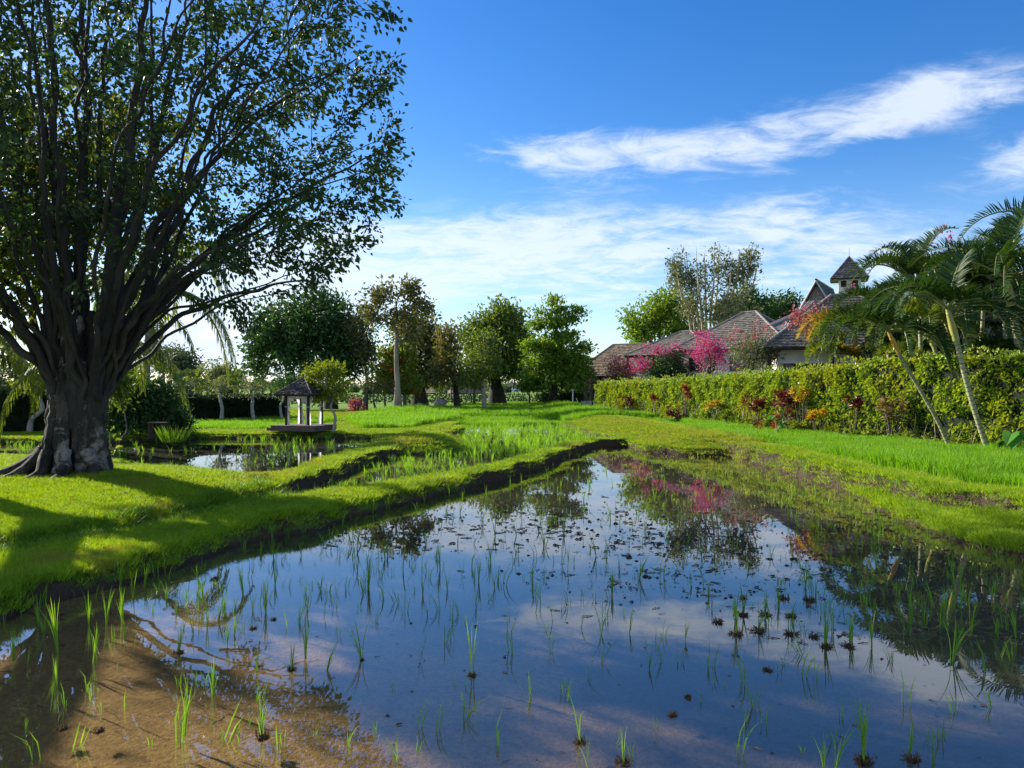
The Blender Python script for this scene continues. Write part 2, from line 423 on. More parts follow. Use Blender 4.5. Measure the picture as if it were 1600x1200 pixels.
# water: clear shallow film over mud, mirror by Fresnel
m, nt = new_mat('pond_water')
t = N(nt, 'ShaderNodeTexCoord')
b = N(nt, 'ShaderNodeBump'); b.inputs['Strength'].default_value = .3; b.inputs['Distance'].default_value = .003
hn = E(nt, noise(nt, t.outputs['Object'], 1.6, 3, .5)) + E(nt, noise(nt, t.outputs['Object'], 6, 1, .5)) * .05
nt.links.new(hn.v, b.inputs['Height'])
gg = N(nt, 'ShaderNodeNewGeometry'); dt = N(nt, 'ShaderNodeVectorMath', operation='DOT_PRODUCT')
nt.links.new(gg.outputs['Incoming'], dt.inputs[0]); nt.links.new(gg.outputs['True Normal'], dt.inputs[1])
cosv = E(nt, dt.outputs['Value']).abs(); om = (1.0 - cosv); fres = (om * om * om * om) * .88 + .12     # same from both sides, so sunlight reaches the bed
gl = N(nt, 'ShaderNodeBsdfGlossy'); gl.inputs['Roughness'].default_value = .0
nt.links.new(b.outputs[0], gl.inputs['Normal'])
tr = N(nt, 'ShaderNodeBsdfTransparent'); tr.inputs[0].default_value = (.97, .955, .90, 1)
ms = N(nt, 'ShaderNodeMixShader'); nt.links.new(fres.v, ms.inputs[0]); nt.links.new(tr.outputs[0], ms.inputs[1]); nt.links.new(gl.outputs[0], ms.inputs[2])
finish(nt, ms.outputs[0]); M['water'] = m

# ground: grass-rooted soil above, wet mud at and under the water line
m, nt = new_mat('ground_soil')
g = N(nt, 'ShaderNodeNewGeometry'); t = N(nt, 'ShaderNodeTexCoord')
sp = N(nt, 'ShaderNodeSeparateXYZ'); nt.links.new(g.outputs['Position'], sp.inputs[0])
sn = N(nt, 'ShaderNodeSeparateXYZ'); nt.links.new(g.outputs['True Normal'], sn.inputs[0])
pz = E(nt, sp.outputs[2]); py = E(nt, sp.outputs[1])
nA = E(nt, noise(nt, g.outputs['Position'], 3.5, 6, .65)); nB = E(nt, noise(nt, g.outputs['Position'], .8, 5, .6)); nC = E(nt, noise(nt, g.outputs['Position'], 22, 5, .7))
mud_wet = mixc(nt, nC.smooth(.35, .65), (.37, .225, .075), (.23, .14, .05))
bed_shade = mixc(nt, nC.smooth(.35, .65), (.17, .125, .08), (.12, .09, .055))
bed_shade = mixc(nt, (py + (nB - .5) * 6).smooth(9, 14), bed_shade, (.055, .045, .028))      # bed painted darker still far out, so the reflections stay dark
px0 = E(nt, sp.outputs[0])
shade_mask = ((px0 + 4.2) * (px0 + 4.2) * .030 + (py - 5.0) * (py - 5.0) * .045 + (nB - .5) * 1.6).smooth(.35, 1.15)      # bed kept bright at the sunlit shallows, shade painted in farther out
mud_wet = mixc(nt, shade_mask, mud_wet, bed_shade)
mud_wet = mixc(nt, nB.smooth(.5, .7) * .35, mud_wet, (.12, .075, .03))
mud_dry = mixc(nt, nC.smooth(.3, .7), (.075, .050, .032), (.035, .025, .018))
turf = mixc(nt, nA.smooth(.35, .65), (.075, .14, .012), (.11, .17, .015))
far = mixc(nt, nB.smooth(.4, .6), (.13, .25, .02), (.17, .26, .03))
turf = mixc(nt, py.smooth(60, 95), turf, far)
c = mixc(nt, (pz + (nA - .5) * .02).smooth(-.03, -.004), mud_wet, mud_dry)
c = mixc(nt, ((pz + (nC - .5) * .07).smooth(.035, .09) * E(nt, sn.outputs[2]).smooth(.42, .72)), c, turf)
p = N(nt, 'ShaderNodeBsdfPrincipled'); p.inputs['Roughness'].default_value = .9; p.inputs['Specular IOR Level'].default_value = .15
nt.links.new(c, p.inputs[0])
b = N(nt, 'ShaderNodeBump'); b.inputs['Strength'].default_value = .8; b.inputs['Distance'].default_value = .03
nt.links.new((nC + nA * .6).v, b.inputs['Height']); nt.links.new(b.outputs[0], p.inputs['Normal'])
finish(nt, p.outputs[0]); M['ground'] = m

# ------------------------------------------------------------------ terrain
def poly(*a):
    return np.array([G(*p) if (len(p) == 3 or p[1] > 400) else p for p in a], float)
def seg_dist(x, y, pl, closed=False, param=False):
    pl = np.asarray(pl, float); m = len(pl)
    best = np.full(x.shape, 1e9); bt = np.zeros(x.shape)
    for i in range(m if closed else m - 1):
        a = pl[i]; bb = pl[(i + 1) % m]; d = bb - a; L2 = d @ d + 1e-12
        tt = np.clip(((x - a[0]) * d[0] + (y - a[1]) * d[1]) / L2, 0, 1)
        dd = np.hypot(x - a[0] - tt * d[0], y - a[1] - tt * d[1])
        k = dd < best; best = np.where(k, dd, best); bt = np.where(k, i + tt, bt)
    return (best, bt) if param else best
def inside(x, y, pl):
    r = np.zeros(x.shape, bool); m = len(pl)
    for i in range(m):
        x1, y1 = pl[i]; x2, y2 = pl[(i + 1) % m]
        if y1 == y2: continue
        c = ((y1 > y) != (y2 > y)) & (x < (x2 - x1) * (y - y1) / (y2 - y1) + x1)
        r ^= c
    return r
def sdist(x, y, pl): return np.where(inside(x, y, pl), 1, -1) * seg_dist(x, y, pl, True)

MAIN = poly((-7.2, 2.4), (0, 965, 0), (40, 946, 0), (187, 909, 0), (272, 880, 0), (344, 855, 0), (437, 836, 0), (500, 820, 0), (600, 793, 0), (711, 766, 0), (775, 746, 0),
            (831, 729, 0), (870, 713, 0), (902, 702, 0), (935, 691, 0), (1000, 688, 0), (1080, 690, 0), (1145, 706, 0), (1206, 722, 0), (1272, 740, 0), (1337, 769, 0),
            (1394, 802, 0), (1512, 846, 0), (1600, 872, 0), (7.9, 2.4))
MID = poly((432, 779, .28), (520, 764, .28), (600, 752, .28), (700, 736, .28), (780, 722, .28), (840, 706, .28), (890, 692, .28), (930, 682, .28), (1078, 680, .28), (1085, 673, 0), (1050, 659, 0),
           (900, 657, 0), (720, 657, 0), (705, 668, 0), (655, 690, 0), (640, 700, 0), (565, 714, 0), (510, 742, 0), (455, 765, 0))
UPL = poly((178, 720, .25), (230, 730, .25), (290, 740, .25), (350, 746, .25), (400, 745, .25), (440, 738, .25), (500, 718, .25), (555, 702, .25), (592, 695, .2), (612, 691, 0), (590, 685, 0),
           (300, 685, 0), (180, 692, 0), (100, 693, 0), (0, 693, 0), (-200, 700, 0), (-200, 722, 0), (0, 722, 0), (90, 724, 0))
DITCH = poly((-150, 885, .2), (0, 858, .2), (110, 838, .2), (200, 822, .2), (310, 800, .2), (385, 782, .2), (440, 776, .1))
DITCH2 = poly((400, 758, .15), (425, 770, .15), (450, 774, .1))
B1 = poly((400, 806, .30), (480, 784, .30), (560, 768, .30), (640, 753, .30), (720, 740, .30), (775, 730, .30), (824, 716, .30), (850, 708, .30), (900, 692, .30), (925, 686, .30), (1000, 682, .30), (1085, 682, .30))
B2 = poly((395, 764, .30), (450, 748, .30), (500, 730, .30), (560, 709, .30), (610, 698, .30), (650, 686, .4), (690, 668, .45), (720, 662, .4))
B3 = poly((11.5, 5), (1600, 772, .55), (1490, 757, .55), (1425, 743, .55), (1372, 733, .55), (1329, 724, .55), (1250, 708, .5), (1180, 694, .5), (1110, 683, .5), (1080, 677, .5))
B4 = poly((1110, 683, .5), (1070, 675, .5), (1000, 661, .55), (950, 650, .6), (900, 640, .6), (868, 634, .6))
SHELF = poly((1330, 765, .1), (1400, 800, .1), (1600, 868, .1), (7.4, 3), (10.2, 3), (1600, 830, .1), (1477, 790, .1), (1381, 766, .1))
RSTRIP = poly((17.8, 12), (15.5, 6), (11.5, 6), (1600, 764, .35), (1490, 749, .35), (1372, 725, .35), (1250, 700, .35), (1110, 676, .35), (1040, 662, .35), (970, 647, .35), (915, 633, .35), (935, 631, .35),
              (1100, 655, .35), (1280, 676, .35), (1400, 686, .35), (1600, 703, .35))
RFAR = poly((560, 668, .3), (640, 668, .3), (690, 657, .3), (1050, 657, .3), (1000, 650, .3), (940, 640, .3), (880, 633, .3), (760, 632, .3), (690, 640, .3), (600, 648, .3), (540, 655, .3))
RLEFT = poly((250, 668, .35), (420, 668, .35), (540, 655, .35), (430, 652, .35), (280, 656, .35))
RLEFT2 = poly((0, 690, .3), (250, 680, .3), (250, 672, .3), (0, 678, .3))
TREE = np.array(G(119, 733, .6))
MOUND2 = np.array(G(618, 641, .6))

def height(x, y):
    x = np.asarray(x, float); y = np.asarray(y, float)
    wx = x + fbm(x, y, 1.1, 4) * .45 + fbm(x, y, 6, 2) * .16 + fbm(x, y + 31, 2.6, 2) * .28; wy = y + fbm(x + 50, y + 9, 1.1, 4) * .45 + fbm(x + 9, y, 6, 2) * .16
    h = .245 + fbm(x, y, .35, 3) * .08 + fbm(x, y, 3, 3) * .03
    h = h + .30 * np.exp(-(((x - TREE[0] - 0.5) / 4.0) ** 2 + ((y - TREE[1] + .3) / 2.6) ** 2))
    h = h + .35 * np.exp(-(((x - MOUND2[0]) / 4.5) ** 2 + ((y - MOUND2[1]) / 4.0) ** 2))
    d = sdist(wx, wy, SHELF); h = np.where(d > -.3, h + (np.minimum(h, .155 + fbm(x, y, 1.5, 3) * .12) - h) * sstep(d, -.15, .25), h)
    near = y < 60
    for P, bedz, wdt in ((MAIN, -.11, .17), (MID, -.08, .13), (UPL, -.10, .13)):
        d = sdist(wx, wy, P)
        bed = bedz * (.45 + .55 * sstep(d, 0, 1.2)) + fbm(x, y, 1.3, 4) * .035 + fbm(x, y, 7, 3) * .012
        h = h + (bed - h) * sstep(d, -wdt, wdt)
    # soft shoals that just reach the surface
    gx, gy = G(330, 905, 0); h = h + .075 * np.exp(-(((x - gx) / .9) ** 2 + ((y - gy) / .8) ** 2))
    gx, gy = G(480, 830, 0); h = h + .07 * np.exp(-(((x - gx) / .9) ** 2 + ((y - gy) / .7) ** 2))
    d, tt = seg_dist(x + fbm(x, y, 1.4, 3) * .35, y + fbm(x + 7, y, 1.4, 3) * .35, DITCH, param=True)
    h = h - (.34) * np.exp(-(d / .34) ** 2) * np.where(h > .1, 1, 0)
    d = seg_dist(x, y, DITCH2); h = h - .25 * np.exp(-(d / .3) ** 2)
    for P, cz, w in ((B1, .24, .22), (B2, .25, .28), (B3, .46, .66)):
        d = seg_dist(wx, wy, P)
        h = np.maximum(h, (cz + fbm(x, y, 1.2, 3) * .16 + .05) * (1 - sstep(d, w * .55, w)) - .3 * sstep(d, w * .9, w * 1.3) - .0)
    d = seg_dist(wx, wy, B4); h = np.maximum(h, .62 - .35 * sstep(d, .3, 2.6) - .6 * sstep(d, 2.6, 3.0))
    gx, gy = G(660, 682, .5); e_ = np.exp(-(((x - gx) / 1.3) ** 4 + ((y - gy) / 2.4) ** 4)); h = np.maximum(h, (.60 + fbm(x, y, 1, 3) * .15) * e_ - .3 * (1 - e_))
    # distant terraces
    h = h + (np.floor((y - 84) / 26).clip(0, 6) * .10)
    return h

def spaced(a, b, f, start=None):
    out = [a]
    while out[-1] < b: out.append(out[-1] + f(out[-1]))
    return np.array(out)
ys = spaced(-6, 3500, lambda y: .07 if 3 < y < 24 else (.5 if y <= 3 else .07 * (y / 24) ** 1.6 if y < 95 else y * .045))
xp = spaced(0, 3000, lambda x: .075 if x < 13 else (.075 * (x / 13) ** 2.2 if x < 60 else x * .06))
xs = np.concatenate([-xp[:0:-1], xp])
gx, gy = np.meshgrid(xs, ys)
gz = height(gx, gy)
mb = MB()
nx, ny = len(xs), len(ys)
ii = (np.arange(ny - 1)[:, None] * nx + np.arange(nx - 1)[None, :]).ravel()
mb.add(np.stack([gx.ravel(), gy.ravel(), gz.ravel()], 1), Q=np.stack([ii, ii + 1, ii + nx + 1, ii + nx], 1))
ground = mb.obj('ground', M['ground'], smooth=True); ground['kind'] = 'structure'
print('ground', nx, ny)
mb = MB(); mb.add([[-60, -3, 0], [30, -3, 0], [30, 62, 0], [-60, 62, 0]], Q=[[0, 1, 2, 3]])
water = mb.obj('water', M['water']); water['kind'] = 'structure'

# ------------------------------------------------------------------ scattering of uncountable ground cover
def tuft(name, n, h, w, spread, lean, mat, seg=1, hv=.4, bend=.5):
    """a small bunch of blades, z up"""
    mb = MB()
    a = rng.random(n) * 2 * np.pi; r = spread * np.sqrt(rng.random(n))
    P = np.stack([r * np.cos(a), r * np.sin(a), np.full(n, -.01)], 1)
    H = h * (1 - hv * rng.random(n)); b = a + rng.normal(size=n) * .9
    out = np.stack([np.cos(b), np.sin(b), np.zeros(n)], 1)
    ln = lean * (.3 + rng.random(n))
    c = rng.random(n) * np.pi; S = np.stack([np.cos(c), np.sin(c), np.zeros(n)], 1) * w / 2
    up = np.array([0, 0, 1.])
    if seg == 1:
        tip = P + up * H[:, None] + out * (ln * H)[:, None]
        V = np.stack([P - S, P + S, tip], 1); i = np.arange(n)[:, None] * 3
        mb.add(V.reshape(-1, 3), T=i + [0, 1, 2])
    else:
        p1 = P + up * (H * .55)[:, None] + out * (ln * H * .25)[:, None]
        p2 = P + up * (H * (1 - bend * .35 * rng.random(n)))[:, None] + out * (ln * H)[:, None]
        V = np.stack([P - S * .7, P + S * .7, p1 + S, p1 - S, p2], 1); i = np.arange(n)[:, None] * 5
        mb.add(V.reshape(-1, 3), Q=i + [0, 1, 2, 3], T=i + [3, 2, 4])
    me = mb.mesh(name, mat)
    return bpy.data.objects.new(name, me)

def scatter(name, pts, scale, protos, label, cat, mats=None, tilt=.0, kind='stuff', rot=None):
    n = len(pts)
    if n == 0: return None
    me = bpy.data.meshes.new(name); me.vertices.add(n); me.vertices.foreach_set('co', np.asarray(pts, float).ravel())
    scale = np.asarray(scale, float); scv = scale if scale.ndim == 2 else np.repeat(scale[:, None], 3, 1)
    at = me.attributes.new('sc', 'FLOAT_VECTOR', 'POINT'); at.data.foreach_set('vector', scv.ravel())
    rv = rng.normal(size=(n, 3)) * tilt; rv[:, 2] = rng.random(n) * 6.283
    at = me.attributes.new('rv', 'FLOAT_VECTOR', 'POINT'); at.data.foreach_set('vector', rv.ravel())
    at = me.attributes.new('ix', 'INT', 'POINT'); at.data.foreach_set('value', rng.integers(0, len(protos), n))
    o = bpy.data.objects.new(name, me); COL.objects.link(o)
    ng = bpy.data.node_groups.new(name + '_nodes', 'GeometryNodeTree')
    ng.interface.new_socket('Geometry', in_out='INPUT', socket_type='NodeSocketGeometry')
    ng.interface.new_socket('Geometry', in_out='OUTPUT', socket_type='NodeSocketGeometry')
    gi = ng.nodes.new('NodeGroupInput'); go = ng.nodes.new('NodeGroupOutput')
    jn = ng.nodes.new('GeometryNodeJoinGeometry')
    for p in reversed(protos):
        oi = ng.nodes.new('GeometryNodeObjectInfo'); oi.inputs['Object'].default_value = p; oi.inputs['As Instance'].default_value = True
        ng.links.new(oi.outputs['Geometry'], jn.inputs[0])
    ip = ng.nodes.new('GeometryNodeInstanceOnPoints'); ip.inputs['Pick Instance'].default_value = True
    ng.links.new(gi.outputs[0], ip.inputs['Points']); ng.links.new(jn.outputs[0], ip.inputs['Instance'])
    def attr(nm, ty):
        a = ng.nodes.new('GeometryNodeInputNamedAttribute'); a.data_type = ty; a.inputs['Name'].default_value = nm; return a.outputs[0]
    ng.links.new(attr('ix', 'INT'), ip.inputs['Instance Index'])
    e2r = ng.nodes.new('FunctionNodeEulerToRotation'); ng.links.new(attr('rv', 'FLOAT_VECTOR'), e2r.inputs[0]); ng.links.new(e2r.outputs[0], ip.inputs['Rotation'])
    ng.links.new(attr('sc', 'FLOAT_VECTOR'), ip.inputs['Scale'])
    ng.links.new(ip.outputs[0], go.inputs[0])
    md = o.modifiers.new('scatter', 'NODES'); md.node_group = ng
    return tag(o, label, cat, kind=kind)

def sample(n, x0, x1, y0, y1, power=2.0):
    """random ground points, density falling off with distance"""
    if power:
        a, b = y0 ** (1 - power + 1), y1 ** (1 - power + 1)
        if abs(power - 2) < 1e-6: y = y0 * (y1 / y0) ** rng.random(n)
        else: y = (a + (b - a) * rng.random(n)) ** (1 / (2 - power))
        x = (rng.random(n) - .5) * 2 * .80 * y
        k = (x > x0) & (x < x1); x, y = x[k], y[k]
    else:
        x = x0 + (x1 - x0) * rng.random(n); y = y0 + (y1 - y0) * rng.random(n)
    return x, y

protos_lawn = [tuft('grass_blades', 24, .10, .011, .13, .9, M['grass'], hv=.75) for _ in range(4)]
protos_dry = [tuft('grass_blades', 26, .075, .011, .13, .8, M['grass_dry']) for _ in range(2)]
protos_long = [tuft('long_grass_blades', 16, .30, .012, .12, .75, M['grass_long'], 2) for _ in range(4)]
protos_rice = [tuft('rice_blades', 16, .48, .014, .10, .32, M['rice'], 2) for _ in range(4)]
protos_thin = [tuft('paddy_blades', 7, .34, .011, .05, .38, M['rice'], 2) for _ in range(4)]
protos_weed = [tuft('weed_blades', 9, .16, .012, .09, .6, M['weed'], 2) for _ in range(4)]

# short turf: thinned with distance, blades enlarged to keep the sward closed
x, y = sample(190000, -60, 40, 5.0, 74, 2.0)
h = height(x, y)
notrice = ~(inside(x, y, RSTRIP) | inside(x, y, RFAR) | inside(x, y, RLEFT))
slope = np.abs(height(x + .08, y) - height(x - .08, y)) + np.abs(height(x, y + .08) - height(x, y - .08))
k = (h > .05 + rng.random(len(h)) * .08) & notrice & (slope < .20 + rng.random(len(h)) * .16)
k |= (h > .07) & notrice & (x > 5.0) & (y < 34)
k |= (h > .05) & notrice & (vnoise(x, y, 1.3) > .62)
k &= np.hypot(x - TREE[0], y - TREE[1]) > .72
x, y, h = x[k], y[k], h[k]
sc = np.clip(y / 13, .8, 3.4) * (.7 + .6 * rng.random(len(x))) * np.where(h < .28, 1.15, 1)
dry = vnoise(x, y, .5) * .6 + vnoise(x, y, 2.2) * .4 > .66
dry |= (seg_dist(x, y, B4) < 2.4) & (rng.random(len(x)) < .55)
dry |= (np.hypot((x - MOUND2[0]) / 5, (y - MOUND2[1]) / 4) < 1) & (rng.random(len(x)) < .9)
P = np.stack([x, y, h], 1)
sc = np.stack([sc, sc, np.clip(sc, .8, 1.15)], 1)
scatter('lawn_grass', P[~dry], sc[~dry], protos_lawn, 'short bright green turf covering the banks and the mound', 'grass')
scatter('dry_grass', P[dry], sc[dry], protos_dry, 'patches of yellowish dry turf mixed into the lawn', 'grass')
print('turf', len(x))

# longer grass in the ditch and along the pond edges
x, y = sample(90000, -14, 12, 6.0, 40, 2.0)
h = height(x, y)
dd = seg_dist(x, y, DITCH)
k1 = (dd < .62) & (h > .02) & (rng.random(len(x)) < .55)
k2 = (slope_ := np.abs(height(x + .1, y) - height(x - .1, y)) + np.abs(height(x, y + .1) - height(x, y - .1))) > .16
k2 &= (h > .16) & (rng.random(len(x)) < .55)
d4 = np.abs(sdist(x + fbm(x, y, 1.1, 4) * .45, y + fbm(x + 50, y + 9, 1.1, 4) * .45, MAIN))
k2 |= (d4 < .30) & (h > .0) & (rng.random(len(x)) < .55 * sstep(vnoise(x, y, .9), .4, .75))
k3 = (seg_dist(x, y, B3) < 1.2) & (h > .12) & (h < .46) & (rng.random(len(x)) < .35)
k = k1 | k2 | k3
x, y, h, dd = x[k], y[k], h[k], dd[k]
scatter('ditch_grass', np.stack([x, y, h], 1), np.where(dd < .62, .5 + .6 * rng.random(len(x)), .25 + .4 * rng.random(len(x))) * np.clip(y / 16, .8, 1.2), protos_long,
        'longer green grass in the ditch and along the bank edges', 'grass', tilt=.12)

# dense young rice in the dry fields
def field(name, pl, dens, sc0, label, seed_margin=.1, protos=protos_rice):
    pl = np.asarray(pl); x0, y0 = pl.min(0); x1, y1 = pl.max(0)
    n = int(dens * (x1 - x0) * (y1 - y0)); x = x0 + (x1 - x0) * rng.random(n); y = y0 + (y1 - y0) * rng.random(n)
    k = inside(x, y, pl)
    if name == 'rice_strip': k &= seg_dist(x, y, pl[12:]) > .9
    x, y = x[k], y[k]
    k = rng.random(len(x)) < np.clip(26 / y, .28, 1.0) ** 1.3; x, y = x[k], y[k]
    h = height(x, y)
    sc = sc0 * (.75 + .45 * rng.random(len(x))) * (.8 + .5 * vnoise(x, y, .7)) * np.clip(y / 45, 1, 1.35) * (np.where(y < 24, 1.4, 1.0) if name == 'rice_strip' else 1)
    print(name, len(x))
    return scatter(name, np.stack([x, y, h], 1), sc, protos, label, 'rice', tilt=.06)
field('rice_strip', RSTRIP, 130, .68, 'dense bright green young rice filling the strip below the hedge')
field('rice_field', RFAR, 60, .85, 'dense bright green young rice in the far field before the trees')
field('rice_plot', RLEFT, 60, .62, 'low bright rice in the plot left of the pavilion')

# thin rice standing in the two smaller flooded plots
x, y = sample(60000, -30, 12, 13, 48, 1.2)
h = height(x, y)
dm = sdist(x, y, MID); du = sdist(x, y, UPL)
cov = .5 * vnoise(x, y, .35) + .5 * vnoise(x, y, 1.4)
p = np.where(dm > .1, np.where(y > 29, .24 + .1 * (cov > .5), .03 + .15 * (cov > .55)), 0) + np.where(du > .1, .012 + .07 * (cov > .58) + .12 * (du < .7), 0)
k = (rng.random(len(x)) < p) & (h < .12)
x, y, h = x[k], y[k], h[k]
scatter('paddy_rice', np.stack([x, y, np.maximum(h, -.04)], 1), (.55 + .6 * rng.random(len(x))) * np.where(y > 27, 1.25, .95), protos_thin, 'thin rice standing in the two smaller flooded plots', 'rice', tilt=.1)
print('paddy', len(x))

# weeds on the shallow mud at the right and far end of the main pond
x, y = sample(70000, -8, 12, 8, 30, 1.5)
d = sdist(x, y, MAIN); u = 800 + F * x / y; v = HZ + F * CAM_H / y
edge = np.interp(u, [900, 1000, 1100, 1200, 1300, 1400, 1500, 1600], [698, 710, 722, 742, 774, 812, 852, 890])
k = (d > -.05) & (u > 880) & (rng.random(len(x)) < np.where(v < edge, .13, .09 * np.exp(-(v - edge) / 26)) * (.35 + vnoise(x, y, 1.7)))
x, y = x[k], y[k]
scatter('pond_weeds', np.stack([x, y, np.maximum(height(x, y), -.03)], 1), (.45 + .6 * rng.random(len(x))), protos_weed, 'short yellowish weeds on the shallow mud along the right edge of the pond', 'weeds', tilt=.15)
print('weeds', len(x))


# ------------------------------------------------------------------ trees
def skeleton(stems, att, down_pen=.9, path_w=.22, mid=True, sag=0.0):
    """stems: list of (points, radii). att: attractors. returns pos, parent, tip flag, fixed radius"""
    pos, par, fr, plen, dirs = [], [], [], [], []
    for pts, rad, root in stems:
        last = root
        for j, p in enumerate(pts):
            p = np.asarray(p, float)
            pos.append(p); par.append(last); fr.append(rad[j])
            plen.append(0 if last < 0 else plen[last] + np.linalg.norm(p - pos[last]))
            dirs.append(unit(p - pos[last]) if last >= 0 else np.array([0, 0, 1.]))
            last = len(pos) - 1
    nfix = len(pos)
    cap = nfix + 2 * len(att)
    A = np.zeros((cap, 3)); A[:nfix] = pos; PL = np.zeros(cap); PL[:nfix] = plen; D = np.zeros((cap, 3)); D[:nfix] = dirs
    n = nfix; tips = []
    low = min(p[2] for p in pos); top = max(p[2] for p in pos)
    allow0 = np.array([p[2] > low + .3 * (top - low) or top - low < .5 for p in pos])
    allow = np.zeros(cap, bool); allow[:nfix] = allow0; allow[nfix - 1] = True
    c = A[:nfix][allow[:nfix]].mean(0)
    order = np.argsort(np.linalg.norm(att - c, axis=1))
    for i in order:
        a = att[i]; v = a - A[:n]; dist = np.linalg.norm(v, axis=1) + 1e-6
        cost = dist + path_w * PL[:n] + down_pen * np.maximum(0, -v[:, 2]) + .5 * dist * (1 - (v * D[:n]).sum(1) / dist)
        cost[~allow[:n]] = 1e9
        j = int(np.argmin(cost)); L = dist[j]
        m1 = A[j] + v[j] * .5 + D[j] * L * .14 + np.array([0, 0, L * .05]) + rng.normal(size=3) * L * .05
        A[n] = m1; par.append(j); fr.append(0); PL[n] = PL[j] + L * .5; D[n] = unit(m1 - A[j]); allow[n] = True; n += 1
        A[n] = a; par.append(n - 1); fr.append(0); PL[n] = PL[n - 1] + L * .55; D[n] = unit(a - m1 + np.array([0, 0, -sag * L])); allow[n] = True; n += 1
        tips.append(n - 1)
    par = np.array(par); fr = np.array(fr, float)
    cnt = np.zeros(n)
    haschild = np.zeros(n, bool); haschild[par[par >= 0]] = True
    cnt[~haschild] = 1
    for k in range(n - 1, -1, -1):
        if par[k] >= 0: cnt[par[k]] += cnt[k]
    return A[:n], par, np.array(tips), fr, cnt, nfix

def limbs(mb, A, par, fr, cnt, tipr, ex=.46, m=0, nfix=0):
    n = len(A)
    r = tipr * np.maximum(cnt, 1) ** ex
    for k in range(n):
        if par[k] >= 0 and k >= nfix and fr[par[k]] > 0: r[k] = min(r[k], fr[par[k]] * .8)
    r = np.where(fr > 0, fr, r)
    for k in range(nfix, n):
        if par[k] >= 0: r[k] = min(r[k], r[par[k]])
    kids = [[] for _ in range(n)]
    for k in range(n):
        if par[k] >= 0: kids[par[k]].append(k)
    main = np.full(n, -1)
    for k in range(n):
        if kids[k]:
            fx = [c for c in kids[k] if c < nfix and c == k + 1]
            main[k] = fx[0] if fx else max(kids[k], key=lambda c: cnt[c])
    for k in range(n):
        if par[k] < 0 or main[par[k]] != k:
            ch = [k]
            while main[ch[-1]] >= 0: ch.append(main[ch[-1]])
            pts = list(A[ch]); rr = list(r[ch])
            if par[k] >= 0:
                pts.insert(0, A[par[k]]); rr.insert(0, min(rr[0] * 1.1, r[par[k]]))
            if len(pts) < 2: continue
            R0 = max(rr)
            if len(pts) > 2 and R0 > tipr * 2: 
                q = curve(np.array(pts), 3); rr = np.interp(np.linspace(0, len(pts) - 1, len(q)), range(len(pts)), rr); pts = q
            tube(mb, pts, rr, 9 if R0 > .2 else 6 if R0 > .07 else 4 if R0 > .03 else 3, m)

def ell(c, r, n, shell=2.0, low=None):
    v = rng.normal(size=(n * 2, 3)); v = unit(v) * (rng.random((n * 2, 1)) ** (1 / shell))
    v *= 1 + .25 * (rng.random((n * 2, 1)) - .5)
    if low is not None: v = v[v[:, 2] > low]
    v = v[:n]
    return np.array(c) + v * np.array(r)

def tree(name, label, Y, u, vbase, blobs, leafm, bark, trunk=None, nleaf=40, L=.3, spread=.6, tipr=.02, group=None, cat='tree', r0=.25, seed=0,
         flat=1.0, zb=None, path_w=.22, extra=None, droop=.2, stemsfn=None, ry=None, bloom=None, wr=.5, down_pen=.9, vcut=None):
    """blobs are (u, v, ru, rv, n) in picture pixels at distance Y; trunk is a list of (u, v, radius in metres)"""
    global rng
    keep = rng; rng = np.random.default_rng(1000 + seed)
    X = XA(u, Y); zb = float(height(np.array([X]), np.array([Y]))[0]) - .05 if zb is None else zb
    root = empty(name, (X, Y, zb), label, cat, group)
    s = Y / F
    att = np.concatenate([ell(PX(bu, bv, Y) + [0, (by if ry is None else 0), 0], (ru * s, (ru if ry is None else ry) * s, rv * s), n)
                          for (bu, bv, ru, rv, n, *rest) in blobs for by in [rest[0] if rest else 0]])
    att = local(root, att)
    if stemsfn: stems = stemsfn(root, s)
    else:
        tp = [np.array([0, 0, 0])]; tr_ = [r0 * 1.5]
        for (tu, tv, rr) in trunk: tp.append(local(root, PX(tu, tv, Y))[0] + [0, 0, 0]); tr_.append(rr)
        tp = curve(tp, 4); tr_ = np.interp(np.linspace(0, len(tr_) - 1, len(tp)), range(len(tr_)), tr_)
        stems = [(tp, tr_, -1)]
    A, par, tips, fr, cnt, nfix = skeleton(stems, att, path_w=path_w, down_pen=down_pen)
    mb = MB(); limbs(mb, A, par, fr, cnt, tipr, nfix=nfix)
    mb.obj('trunk', bark, root, True)
    idx = np.repeat(tips, nleaf)
    t = rng.random((len(idx), 1)) ** .7
    Pn = A[par[idx]] * (1 - t) + A[idx] * t + np.clip(rng.normal(size=(len(idx), 3)), -1.5, 1.5) * spread * np.array([1, 1, flat]) * (.35 + .9 * t)
    if vcut:
        zc_ = (HZ - vcut) * s + CAM_H - zb + rng.normal(size=len(Pn)) * 3 * s + 7 * s * (vnoise(Pn[:, 0], Pn[:, 1], 1.1) - .5)
        Pn = Pn[Pn[:, 2] > zc_]
    cc = att.mean(0)
    D = unit(Pn - cc) * .8 + rng.normal(size=Pn.shape) * .7 - np.array([0, 0, droop])
    mb = MB(); LL = L * (.6 + .8 * rng.random(len(Pn)))
    leaves(mb, Pn, D, LL, LL * wr, m=0)
    mats = [leafm]
    if extra is not None:
        pass
    o = mb.obj('crown', mats, root)
    if bloom:
        bm_, fr_, sz = bloom
        kk = tips[rng.random(len(tips)) < fr_]
        mb = MB()
        bi = np.repeat(kk, 22); BP = A[bi] + rng.normal(size=(len(bi), 3)) * spread * .5
        leaves(mb, BP, rng.normal(size=BP.shape) + [0, 0, .4], sz * (.7 + .6 * rng.random(len(BP))), sz * .8)
        mb.obj('blossom', bm_, root)
    rng = keep
    return root

